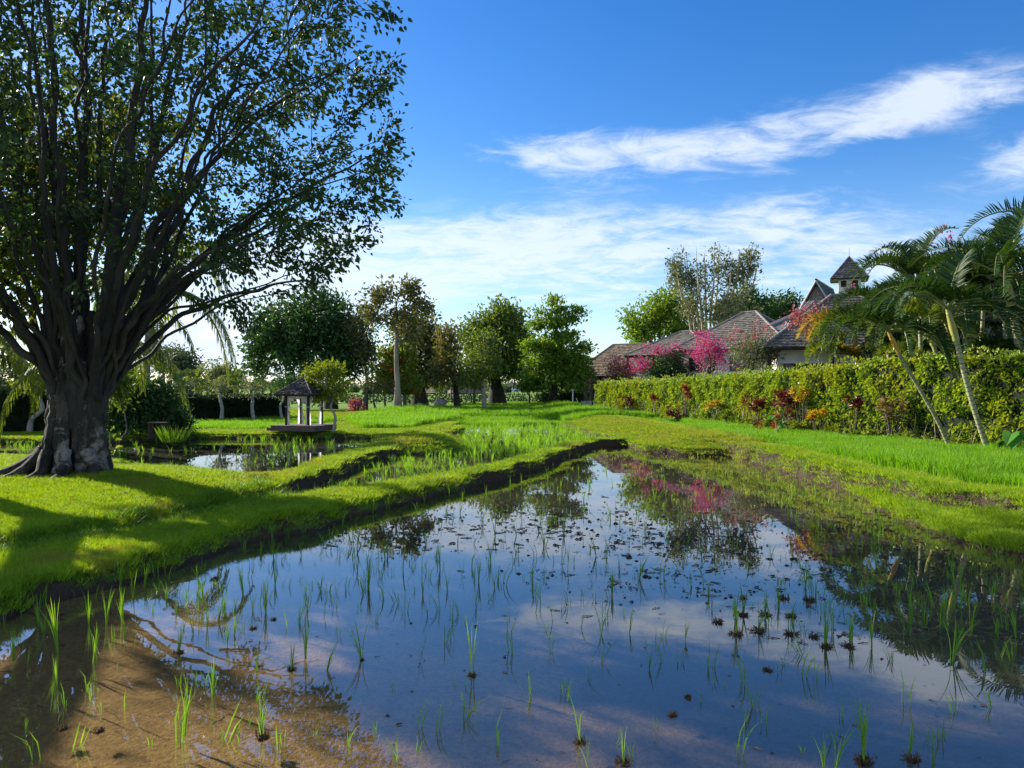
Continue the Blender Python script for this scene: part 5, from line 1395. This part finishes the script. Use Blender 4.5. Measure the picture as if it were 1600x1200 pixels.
# steep gable and the tower behind it
def gable(name, label, u, Y, w, d, rz, ve, vp):
    root = empty(name, (XA(u, Y), Y, 0), label, 'house', 'villas behind the hedge', rz)
    ze, zp = ZA(ve, Y), ZA(vp, Y); x, y = w / 2, d / 2
    V = np.array([(-x, -y, ze), (x, -y, ze), (x, y, ze), (-x, y, ze), (0, -y, zp), (0, y, zp)])
    for sg in (-1, 1):
        mb = MB(); A_, B_ = np.array((sg * x, -y - .45, ze)), np.array((sg * x, y + .45, ze)); C_, D_ = np.array((0, y + .45, zp)), np.array((0, -y - .45, zp))
        nn = unit(np.cross(B_ - A_, D_ - A_)); nn = nn if nn[2] > 0 else -nn
        T_ = [A_, B_, C_, D_]; mb.add(np.array(T_ + [p - nn * .14 for p in T_]), Q=[(0, 1, 2, 3), (7, 6, 5, 4), (0, 4, 5, 1), (2, 6, 7, 3), (0, 3, 7, 4), (1, 5, 6, 2)])
        rf = mb.obj('roof', M['timber_dark'], root)
        mb = MB(); shingles(mb, A_, B_, C_, D_, .26, .22); mb.obj('shingles', M['shingle_dark'], rf)['kind'] = 'stuff'
    mb = MB(); tube(mb, [(0, -y - .5, zp + .05), (0, y + .5, zp + .05)], .09, 6); mb.obj('ridge_cap', M['ridge'], root)
    # gable end of boards
    nb = 9
    for k in range(nb):
        x0, x1 = -x * .86 + k * 2 * x * .86 / nb, -x * .86 + (k + 1) * 2 * x * .86 / nb
        z0_, z1_ = (ze + (zp - ze) * (1 - abs(q_) / x) - .22 for q_ in (x0, x1))
        yy = -y - .005 * (k % 2)
        mb = MB(); mb.add([(x0 + .008, yy, ze - .6), (x1 - .008, yy, ze - .6), (x1 - .008, yy, z1_), (x0 + .008, yy, z0_), (x0 + .008, yy + .05, ze - .6), (x1 - .008, yy + .05, ze - .6), (x1 - .008, yy + .05, z1_), (x0 + .008, yy + .05, z0_)], Q=BOXQ)
        mb.obj('gable_board', M['ridge'], root)
    mb = MB(); box(mb, (0, 0, ze / 2 - .3), (w * .84, d - .1, ze - .6)); mb.obj('wall', M['plaster'], root)
    for sg in (-1, 1):
        mb = MB(); a_, b_ = np.array((sg * x, -y - .5, ze - .05)), np.array((0, -y - .5, zp - .05)); tube(mb, [a_, b_], .06, 4); mb.obj('bargeboard', M['plaster_grey'], root)
    return root
gable('villa', 'villa with a steep gable rising behind the pink bougainvillea', 1289, 66, 3.3, 7.0, R(-32), 500, 446)
Yt = 74; tz = ZA(436, Yt); root = empty('tower', (XA(1327, Yt), Yt, 0), 'small square white tower with a pointed shingle roof and finial', 'tower', None, R(-22))
mb = MB(); box(mb, (0, 0, tz / 2), (1.95, 1.95, tz)); mb.obj('wall', M['plaster'], root)
hip_roof(root, 0, 0, 3.3, 3.3, tz - .05, ZA(401, Yt), 0, 'shingle_dark', row=.22, tile=.2, th=.08, ridge_w=.05)
mb = MB(); tube(mb, [(0, 0, ZA(402, Yt)), (0, 0, ZA(388, Yt))], .025, 5); mb.obj('finial', M['metal'], root)
for sx in (-.5, .5):
    mb = MB(); box(mb, (sx, -.985, tz - .55), (.5, .04, .6)); mb.obj('window', M['void'], root)
# dark veranda building behind the palms at the right edge
Yv = 33; root = empty('villa', (XA(1600, Yv), Yv + 3, 0), 'villa hall with dark open veranda behind the rightmost palms', 'house', 'villas behind the hedge', R(-8))
hip_roof(root, 2, 1.5, 9, 7, ZA(492, Yv), ZA(420, Yv), 3, 'shingle')
mb = MB(); box(mb, (2, 1.6, ZA(505, Yv) - .35), (7.6, 5.4, .9)); mb.obj('wall', M['plaster_grey'], root)
mb = MB(); box(mb, (2, 2.2, 1.9), (7.2, 4.5, 3.8)); mb.obj('shade_block', M['void'], root)  # solid near-black block stands in for the shade inside the veranda
for xx in (-1.7, .3, 2.4): 
    mb = MB(); box(mb, (xx, -1.05, 2.1), (.22, .22, 4.2)); mb.obj('post', M['timber_dark'], root)

# ------------------------------------------------------------------ the little pavilion
Yp = (CAM_H - .42) * F / (672 - HZ); s = Yp / F
px_ = XA(475, Yp + .9); pz_ = .36
pav = empty('pavilion', (px_, Yp + .95, pz_), 'small square pavilion with white tied curtains on a dark timber platform', 'pavilion', None, R(-17))
tw = 2.35
mb = MB(); box(mb, (0, 0, .12), (tw, tw * .86, .24)); plat = mb.obj('platform', M['deck_side'], pav)
mb = MB(); box(mb, (-tw / 2 - .17, -.1, .07), (.34, 1.5, .14)); mb.obj('step', M['deck_side'], pav)
nb = 13
for k in range(nb):
    mb = MB(); box(mb, (0, -tw * .43 + (k + .5) * tw * .86 / nb, .258), (tw + .06, tw * .86 / nb - .012, .03)); 
    if k == 0: first = mb.obj('deck_board', M['deck'], plat)
    else:
        b_ = mb.obj('deck_board', M['deck'], plat)
pw = .60; ph = ZA(617, Yp) - pz_
for sx in (-1, 1):
    for sy in (-1, 1):
        mb = MB(); box(mb, (sx * pw, sy * pw, .275 + (ph - .275) / 2), (.095, .095, ph - .275)); mb.obj('post', M['timber_dark'], pav)
        # tied curtain: gathered at the waist beside its post
        c = MB(); zt, zm, zb_ = ph - .06, .275 + (ph - .275) * .60, .29
        for (ax, ay) in ((-sx, 0), (0, -sy)):
            nw = 15; rows = 14; V = []
            for r in range(rows + 1):
                t = r / rows; z = zt + (zb_ - zt) * t
                tm = (zt - zm) / (zt - zb_)
                wd = (.50 * (1 - t / tm) ** 1.6 + .03) if t < tm else .03 + .09 * math.sin(min(1, (t - tm) / (1 - tm) * 1.25) * math.pi / 2)
                for q_ in range(nw + 1):
                    f = q_ / nw; fold = .022 * math.sin(f * 26 + sx) * (1 if t > tm else .8)
                    dx = .07 + wd * f
                    V.append((sx * pw + ax * dx + (fold if ay else 0), sy * pw + ay * dx + (fold if ax else 0), z))
            i = np.arange(rows)[:, None] * (nw + 1) + np.arange(nw)[None, :]; i = i.ravel()
            c.add(V, Q=np.stack([i, i + 1, i + nw + 2, i + nw + 1], 1))
        cu_ = c.obj('curtain', M['curtain'], pav, True)
        mb = MB(); box(mb, (sx * (pw - .05), sy * (pw - .05), zm), (.2, .2, .035)); mb.obj('tie', M['curtain'], cu_)
for (cx, cy, lx, ly) in ((0, -pw, 2 * pw + .2, .07), (0, pw, 2 * pw + .2, .07), (-pw, 0, .07, 2 * pw - .09), (pw, 0, .07, 2 * pw - .09)):
    mb = MB(); box(mb, (cx, cy, ph - .03), (lx, ly, .08)); mb.obj('beam', M['timber_dark'], pav)
hip_roof(pav, 0, 0, 2.02, 2.02, ph + .02, ZA(590, Yp + .9) - pz_, 0, 'shingle_dark', row=.085, tile=.11, th=.05, ridge_w=.028)

# ------------------------------------------------------------------ far things beneath the trees
def rock(name, label, x, y, z, r, mat, seed, cat='stone', group=None, flat=.8):
    rg = np.random.default_rng(seed); mb = MB(); th = np.linspace(0, math.pi, 7); ph_ = np.arange(9) * 2 * math.pi / 9
    V = np.array([[math.sin(a) * math.cos(b), math.sin(a) * math.sin(b), math.cos(a) * flat] for a in th for b in ph_]) * r * (1 + .25 * (rg.random((63, 1)) - .5))
    i = (np.arange(6)[:, None] * 9 + np.arange(9)[None, :]).ravel(); j = (np.arange(6)[:, None] * 9 + (np.arange(9)[None, :] + 1) % 9).ravel()
    mb.add(V, Q=np.stack([i, i + 9, j + 9, j], 1)); o = mb.obj(name, mat, None, True); o.location = (x, y, z); return tag(o, label, cat, group)
for i, (u, v, r, lab) in enumerate([(685, 631, .5, 'pale grey boulder under the trees, left of the pair'), (691, 631, .48, 'grey boulder under the trees, right of the pair'), (656, 634, .26, 'small pale stone at the foot of the thick dark trunk')]):
    x, y = G(u, v + 3, .5); rock('boulder', lab, x, y, .75, r, M['stone'], 50 + i)
# thatched hut far off
Yh = 150; root = empty('field_hut', (XA(724, Yh), Yh, .6), 'distant brown-roofed open field hut between the tree trunks', 'hut', None, R(20))
hip_roof(root, 0, 0, 6, 5, ZA(614, Yh) - .6, ZA(600, Yh) - .6, 1.5, 'thatch', row=.5, tile=.6)
for sx in (-1, 1):
    for sy in (-1, 1):
        mb = MB(); box(mb, (sx * 2, sy * 1.6, .6), (.2, .2, 1.4)); mb.obj('post', M['timber_dark'], root)
Yh = 165; root = empty('field_hut', (XA(665 + 2, Yh), Yh, .6), 'distant low grey-roofed field hut left of the leaning trunk', 'hut', None, R(-10))
hip_roof(root, 0, 0, 7, 5, ZA(614, Yh) - .6, ZA(606, Yh) - .6, 3, 'thatch', row=.5, tile=.6)
for sx in (-1, 1): mb = MB(); box(mb, (sx * 2, 0, .6), (.25, 3, 1.4)); mb.obj('wall', M['plaster_grey'], root)
for i, (u, w_, lab) in enumerate([(752, 4, 'tiny white building beyond the fields near the pale thin trunk'), (802, 4, 'tiny white building right of the forked tree'), (806, 3, 'tiny white hut left of the tiered tree')]):
    Yh = 230 + 10 * i; root = empty('farm_building', (XA(u, Yh), Yh, .8), lab, 'building', None)
    mb = MB(); box(mb, (0, 0, .8), (w_, 3, 1.8)); mb.obj('wall', M['white_paint'], root)
    hip_roof(root, 0, 0, w_ + 1, 4, 1.7, 2.6, w_ * .5, 'thatch', row=.5, tile=.7)
# gate posts and pedestals by the hedge end
Yg = 62
for u, hh, lab in ((916, 20, 'dark gate post with a crossbar left at the hedge end'), (924, 26, 'dark gate post right at the hedge end')):
    root = empty('gate_post', (XA(u, Yg), Yg, .4), lab, 'post', 'gate at the hedge end')
    mb = MB(); box(mb, (0, 0, hh * Yg / F), (.22, .22, 2 * hh * Yg / F)); mb.obj('pillar', M['timber_dark'], root)
    mb = MB(); box(mb, (0, -.13, 2 * hh * Yg / F * .85), (.9, .05, .1)); mb.obj('crossbar', M['timber_dark'], root)
    mb = MB(); box(mb, (-.25, -.5, .45), (.45, .45, .9), taper=.85); mb.obj('pedestal', M['stone'], root)
Yg = 70; root = empty('pole', (XA(895, Yg), Yg, .4), 'thin white pole with a flat cap before the bushes', 'pole')
mb = MB(); tube(mb, [(0, 0, 0), (0, 0, 1.7)], .06, 6); mb.obj('shaft', M['white_paint'], root)
mb = MB(); box(mb, (0, 0, 1.73), (.3, .3, .06)); mb.obj('cap', M['white_paint'], root)
for i, (u, v, ru, lab) in enumerate([(860, 620, 16, 'low dark bush under the tiered tree'), (905, 616, 18, 'low dark bush left of the gate posts'), (885, 622, 12, 'low bush between white pole and tiered tree'), (930, 612, 12, 'dark bush behind the gate')]):
    shrub('bush', lab, u, 630, 76 + i, [(u, v, ru, 7, 26)], 'leaf_dark', 80 + i, .3, 30, .3, 'bushes by the gate')
# a white bird on the bund
x, y = G(925, 643, .5); bd = empty('bird', (x, y, float(height(np.array([x]), np.array([y]))[0])), 'small white wading bird standing on the grassy bund', 'bird')
mb = MB(); q = curve([(-.16, 0, .26), (0, 0, .32), (.12, 0, .36), (.17, 0, .50), (.15, 0, .60), (.22, 0, .63)], 4)
tube(mb, q, np.interp(np.linspace(0, 5, len(q)), range(6), [.01, .10, .08, .03, .035, .02]), 8); mb.obj('body', M['feather'], bd, True)
mb = MB(); tube(mb, [(.22, 0, .63), (.33, 0, .61)], .008, 4); mb.obj('bill', M['palm_shaft_orange'], bd)
for sy in (-.03, .03): mb = MB(); tube(mb, [(0, sy, .28), (0, sy, 0)], .008, 4); mb.obj('leg', M['bark_dark'], bd)

# distant ditches, bushes and the tree belt at the horizon
P, D = [], []
for k in range(420):
    Y = 170 + 260 * rng.random(); u = rng.random() * 2400 - 400; hgt = (.8 + 2.4 * rng.random() ** 3) * Y / 190
    c = np.array([XA(u, Y), Y, .8]); n = 130
    q = ell(c + [0, 0, hgt * .5], (hgt * 1.1, hgt, hgt * .6), n); P.append(q); D.append(rng.normal(size=(n, 3)))
P = np.concatenate(P); mb = MB(); leaves(mb, P, np.concatenate(D), 1.3, .9); tag(mb.obj('treeline', M['leaf_far']), 'low hazy belt of bushes and trees along the horizon', 'woods', kind='stuff')
P = []
for (y0, x0, x1, hh) in ((96, -60, 40, .3), (120, -70, 50, .4), (145, -80, 60, .5)):
    n = 2600; x = x0 + (x1 - x0) * rng.random(n); y = y0 + fbm(x, x * 0, .05, 2) * 6 + rng.normal(size=n) * .5
    P.append(np.stack([x, y, .4 + hh * rng.random(n)], 1))
P = np.concatenate(P); mb = MB(); leaves(mb, P, rng.normal(size=P.shape) + [0, 0, .6], .5, .22); tag(mb.obj('field_weeds', M['leaf_hedge_dark']), 'dark overgrown ditch banks crossing the distant fields', 'weeds', kind='stuff')

# ------------------------------------------------------------------ rice seedlings in the main pond
def seedling_mesh(k, nb, spread, curlk):
    mb = MB(); n = nb
    for j in range(n):
        a = rng.random() * 6.283; h = 1 - .5 * rng.random() ** 1.5; ln = (.06 + spread * rng.random()) * h
        o = np.array([math.cos(a), math.sin(a), 0]); b0 = o * .03 * rng.random(); kk = curlk * rng.random()
        t = np.linspace(0, 1, 6); z = h * (t - kk * .5 * t ** 3); out = ln * t ** 2 * (1 + kk)
        C = b0 + o * out[:, None] + np.stack([0 * t, 0 * t, z], 1)
        w = .0095 * np.array([.55, .9, 1, .85, .55, 0.05]); c = a + 1.57 + rng.normal() * .5; S = np.array([math.cos(c), math.sin(c), 0])
        V = np.stack([C - S * w[:, None], C + S * w[:, None]], 1).reshape(-1, 3); i = np.arange(5)[:, None] * 2
        mb.add(V, Q=i + [0, 1, 3, 2])
    return mb.mesh('seedling', M['seedling'])
def clump_mesh(k):
    mb = MB(); n = 70; a = rng.random(n) * 6.283; e = rng.random(n) ** 1.5 * 1.5; r = .055 * np.sqrt(rng.random(n))
    P = np.stack([r * np.cos(a), r * np.sin(a), -.01 + .02 * rng.random(n)], 1); D = np.stack([np.cos(a) * np.cos(e), np.sin(a) * np.cos(e), np.sin(e) * .9 + .05], 1)
    L = .02 + .07 * rng.random(n) ** 1.6
    leaves(mb, P, D + rng.normal(size=(n, 3)) * .35, L, .009 + .008 * rng.random(n), fold=.4, m=1)
    for q in range(5):
        a = rng.random() * 6.283; c = np.array([.03 * math.cos(a), .03 * math.sin(a), 0]); rr = .022 + .022 * rng.random()
        V = [c + [0, 0, rr * (.7 + .5 * rng.random())]] + [c + np.array([math.cos(w * 1.047), math.sin(w * 1.047), 0]) * rr * (.7 + .7 * rng.random()) - [0, 0, .012] for w in range(6)]
        mb.add(np.array(V), T=[(0, 1 + w, 1 + (w + 1) % 6) for w in range(6)])
    return mb.mesh('clump', [M['clod'], M['stubble']])
SM = [seedling_mesh(k, *p) for k, p in enumerate([(9, .14, .1), (7, .2, .3), (11, .18, .2), (5, .1, .1), (6, .35, .7), (4, .12, .2), (3, .15, .9), (8, .25, .4)])]
CM = [clump_mesh(k) for k in range(5)]
manual = [(34, 960, 55), (92, 1020, 95), (90, 1074, 60), (139, 975, 75), (146, 1033, 62), (167, 975, 62), (188, 920, 58), (193, 975, 46), (225, 919, 48), (259, 896, 38), (240, 956, 30), (276, 960, 34), (279, 1020, 62), (319, 941, 48), (324, 980, 50),
          (351, 964, 52), (368, 952, 32), (416, 956, 60), (401, 1046, 42), (456, 1046, 52), (478, 1024, 78), (510, 1046, 68), (566, 1031, 76), (334, 1084, 78), (289, 1144, 92), (409, 1151, 78), (22, 1028, 62), (43, 1042, 52), (544, 1166, 42), (41, 1147, 32),
          (656, 1034, 56), (738, 1055, 106), (907, 1160, 112), (918, 1062, 50), (1014, 1044, 46), (920, 1196, 62), (974, 1192, 66), (907, 980, 82), (939, 991, 62), (699, 924, 46), (723, 901, 42), (629, 890, 62), (779, 905, 36), (575, 920, 62), (669, 961, 32),
          (1287, 1199, 72), (1304, 1200, 90), (1349, 1190, 112), (1420, 1179, 72), (1456, 1199, 34), (1289, 1010, 84), (1362, 1010, 84), (1487, 1032, 92), (1150, 991, 60), (1184, 987, 55), (1161, 961, 55), (1195, 961, 50), (1236, 963, 40)]
clumps = [(1150, 991, 1.5), (1184, 987, 1.7), (1161, 961, 1.3), (1195, 961, 1.6), (1236, 963, 1.4), (1236, 991, 1.6), (1270, 995, 1.3), (1326, 1010, 1.2), (1225, 935, 1.6), (1265, 938, 1.5), (1161, 935, 1.1), (1120, 972, 1.5), (1199, 1047, 1.0), (1075, 1089, .8), (1051, 1117, .9),
          (1424, 1186, 1.3), (1289, 1010, 1.5), (1349, 1190, 1.6), (279, 1020, 1.2), (738, 1055, 1.0), (907, 1160, 1.1), (974, 1192, 1.3), (566, 1031, .6), (409, 1151, 1.4), (97, 960, .8), (98, 1008, .9), (427, 968, .8), (396, 982, .9), (336, 905, 1.3), (456, 1046, 1.0), (97, 1138, 1.1), (155, 1142, .9)]
def zone(u, v, h, form):
    size = 'tall' if h > 75 else 'short' if h < 40 else 'mid-sized'
    if u < 420 and v > 930: where = 'in the brown sunlit shallows'
    elif v > 1120: where = 'at the bottom edge'
    elif v > 1000 and u > 1230: where = 'before the dark palm reflections'
    elif v > 1000: where = 'alone on the open blue water'
    elif u > 1100 and v > 920: where = 'among the dark mud clumps'
    elif u > 1250: where = 'in the dark hedge reflection'
    elif v > 880: where = 'in the middle of the reflected clouds'
    elif u < 620: where = 'close to the shaded left bank'
    else: where = 'in the far half of the main pond'
    x_ = XA(u, G(u, v)[1]); c_ = 'nearest the left bank' if x_ < -3.5 else 'left of the middle' if x_ < -.5 else 'near the middle line' if x_ < 2.5 else 'right of the middle' if x_ < 5 else 'nearest the right bank'
    return '%s %s seedling %s, %s' % (size, form, where, c_)
FORMS = ['many-bladed upright', 'spreading', 'dense fanned', 'narrow', 'bent-bladed', 'thin few-bladed', 'folded wispy', 'widely fanned']
SG_ = 'rice seedlings in the main flooded field'
def place_seedling(u, v, hpx, k):
    x, y = G(u, v, 0)
    o = bpy.data.objects.new('rice_seedling', SM[k]); COL.objects.link(o); o.location = (x, y, -.03)
    h = hpx * y / F; o.scale = (h * 1.05, h * 1.05, h + .03); o.rotation_euler = (rng.normal() * .08, rng.normal() * .08, rng.random() * 6.283)
    tag(o, zone(u, v, hpx, FORMS[k]), 'seedling', SG_)
for i, (u, v, h) in enumerate(manual): place_seedling(u, v, h, [0, 2, 0, 1, 7, 2][i % 6] if u < 600 or u > 1100 else [5, 3, 6, 4, 1][i % 5])
cnt_ = 0; tries = 0
MP = np.array(MAIN)
while cnt_ < 235 and tries < 40000:
    tries += 1
    u = rng.random() * 1600; v = 712 + 300 * rng.random() ** 1.6
    w = .25
    if 380 < u < 580 and v < 930: w = .9
    if 600 < u < 1000 and v < 940: w = .8
    if u > 1230 and v < 1010: w = 1.0
    if u < 420 and v > 900: w = .6
    if rng.random() > w * vnoise(u / 60, v / 30) * 1.6: continue
    x, y = G(u, v, 0)
    if sdist(np.array([x]), np.array([y]), MP)[0] < .25: continue
    place_seedling(u, v, (v - HZ) * .15 * (.35 + .8 * rng.random()), int(rng.integers(0, 8))); cnt_ += 1

for i, (u, v, s_) in enumerate(clumps):
    x, y = G(u, v, 0); o = bpy.data.objects.new('mud_clump', CM[i % 5]); COL.objects.link(o); o.location = (x, y, 0); o.scale = (s_ * .56, s_ * .56, s_ * .62); o.rotation_euler = (0, 0, rng.random() * 6)
    w_ = 'right of the pond middle' if u > 1100 and v < 1020 else 'at the bottom edge of the pond' if v > 1100 else 'in the brown shallows' if u < 460 else 'on the open blue water'
    nice = {(1150, 991): 'leftmost of the front row of four', (1184, 987): 'largest, second from left in the front row', (1161, 961): 'small one behind the leftmost of the front row', (1195, 961): 'large one in the second row, behind the largest',
            (1236, 963): 'in the second row with a short green seedling', (1236, 991): 'third from left in the front row', (1270, 995): 'between two seedlings, fourth in the front row', (1326, 1010): 'rightmost of the group, at the palm reflection',
            (1225, 935): 'in the back row, left of its pair', (1265, 938): 'in the back row, right of its pair', (1161, 935): 'smallest, left end of the back row', (1120, 972): 'alone at the left end of the group', (1289, 1010): 'under the tall seedling right of the group',
            (1349, 1190): 'under the tall seedling near the bottom right', (1424, 1186): 'rightmost at the bottom edge', (907, 1160): 'under a tall seedling at the bottom centre', (974, 1192): 'cut by the bottom edge right of centre',
            (1199, 1047): 'small one alone in front of the group', (1075, 1089): 'small one in open blue water, farther of two', (1051, 1117): 'small one in open blue water, nearer of two'}
    if (u, v) in nice: w_ = nice[(u, v)]
    tag(o, 'dark clump of roots and mud, %s' % w_, 'mud clump', 'dark root clumps in the main pond')

# floating straw, leaf bits and clods
def bit_proto(kind):
    mb = MB()
    if kind == 'stick':
        q = curve([(-.5, 0, 0), (-.1, .06, .03), (.2, -.03, .01), (.5, .04, .02)], 3); tube(mb, q, .03, 4)
        q = curve([(-.1, .06, .02), (.1, .2, .02), (.2, .3, .01)], 2); tube(mb, q, .02, 3)
    elif kind == 'leaf':
        leaves(mb, np.array([[-.25, 0, .02]]), np.array([[1, 0, .05]]), .5, .22, kind='ovate', up=np.array([[0, 0, 1.]]))
        leaves(mb, np.array([[0, .1, .02]]), np.array([[.4, 1, .05]]), .4, .2, kind='ovate', up=np.array([[0, 0, 1.]]))
    else:
        n = 9; a = np.arange(n) * 6.283 / n; r = .18 * (.3 + rng.random(n)); V = np.stack([r * np.cos(a) * 1.8, r * np.sin(a), np.full(n, -.02)], 1); V = np.vstack([V, [0, 0, .12]])
        mb.add(V, T=[(i, (i + 1) % n, n) for i in range(n)])
    return mb
bits_d = [bpy.data.objects.new('floating_bit', bit_proto(k).mesh('floating_bit', M['straw_dark'])) for k in ('stick', 'leaf', 'clod', 'stick', 'leaf')]
bits_l = [bpy.data.objects.new('floating_straw', bit_proto(k).mesh('floating_straw', M['straw'])) for k in ('stick', 'stick', 'leaf')]
def bits(n, fn, power=1.0):
    u = rng.random(n) * 1700 - 50; v = 690 + 500 * rng.random(n) ** power
    y = CAM_H * F / (v - HZ); x = (u - 800) * y / F
    k = (rng.random(n) < fn(u, v) * (.2 + 1.3 * vnoise(x, y, 2.2) ** 1.5)) & (sdist(x, y, MP) > .1)
    return x[k], y[k]
band = lambda u, v: (np.exp(-((v - (835 + .03 * (u - 950))) / 26) ** 2) * np.exp(-((u - 930) / 230) ** 4) * .85 + np.exp(-((v - 905) / 30) ** 2) * np.exp(-((u - 1130) / 220) ** 2) * .5
                     + np.exp(-((v - 800) / 40) ** 2) * .18 + np.where((u > 1250) & (v > 800) & (v < 1010), .22, 0) + np.where((u < 560) & (v < 860), .25, 0) + .012)
x, y = bits(42000, band)
scatter('floating_debris', np.stack([x, y, np.full(len(x), .004)], 1), (.04 + .14 * rng.random(len(x)) ** 2.5) * np.clip(y / 10, .4, 1.2), bits_d, 'dark bits of straw and mud floating on the main pond', 'debris', tilt=.04)
x, y = bits(3500, lambda u, v: band(u, v) * .7 * (u > 750) + np.where((u < 480) & (v > 900), .05, 0))
scatter('floating_straw', np.stack([x, y, np.full(len(x), .004)], 1), (.08 + .18 * rng.random(len(x)) ** 2), bits_l, 'brown straw floating on the pond and lying in the shallows', 'debris', tilt=.04)
print('bits', len(x))
# more shoots than can be counted, far out on the pond
sh = [tuft('shoot_blades', 4, .30, .008, .03, .35, M['seedling'], 2, hv=.6) for _ in range(4)]
x, y = bits(5200, lambda u, v: np.where(v < 960, .30, .05) + np.where((u > 380) & (u < 600) & (v < 950), .35, 0) + np.where((u > 1200) & (v < 1050), .15, 0) + np.where((u < 430) & (v > 900), .03, 0))
scatter('pond_shoots', np.stack([x, y, np.full(len(x), -.02)], 1), .45 + .9 * rng.random(len(x)) ** 1.5, sh, 'countless thin young shoots standing out of the main pond', 'shoots', tilt=.15)
print('shoots', len(x))
def flat_leaf():
    mb = MB(); leaves(mb, np.array([[-.05, 0, 0]]), np.array([[1, 0, .15]]), .11, .06, kind='ovate', up=np.array([[0, 0, 1.]])); return mb
lf = [bpy.data.objects.new('fallen_leaf', flat_leaf().mesh('fallen_leaf', M[k_])) for k_ in ('litter', 'litter', 'leaf_yellow')]
n = 1700; x = TREE[0] + 1.5 + rng.normal(size=n) * 4.2; y = TREE[1] - .5 + rng.normal(size=n) * 3.2; h = height(x, y); k = (h > .12) & (y > 5)
scatter('fallen_leaves', np.stack([x, y, h + .05], 1)[k], (.45 + .5 * rng.random(n))[k], lf, 'fallen brown and yellow leaves strewn on the lawn round the fig', 'leaves', tilt=.35)
n = 3200; x, y = sample(n * 4, -14, 6, 7, 40, 2.0); h = height(x, y); k = (h > .14) & (vnoise(x, y, .8) > .55) & ~inside(x, y, RSTRIP)
scatter('lawn_weeds', np.stack([x, y, h], 1)[k], (.2 + .35 * rng.random(len(x)) ** 2)[k], protos_long, 'taller weed tufts standing out of the turf', 'weeds', tilt=.2)
# a white scrap lying in the ditch
x, y = G(52, 842, .3); o = MB().add([(-.18, -.04, .02), (.05, -.05, .05), (.2, .0, .03), (.18, .07, .04), (-.02, .06, .06), (-.19, .03, .02), (0, 0, .09)], T=[(i, (i + 1) % 6, 6) for i in range(6)]).obj('plastic_scrap', M['white_paint'])
o.location = (x, y, float(height(np.array([x]), np.array([y]))[0]) + .06); tag(o, 'crumpled whitish scrap lying at the ditch edge on the left', 'scrap')
print('tris ok')
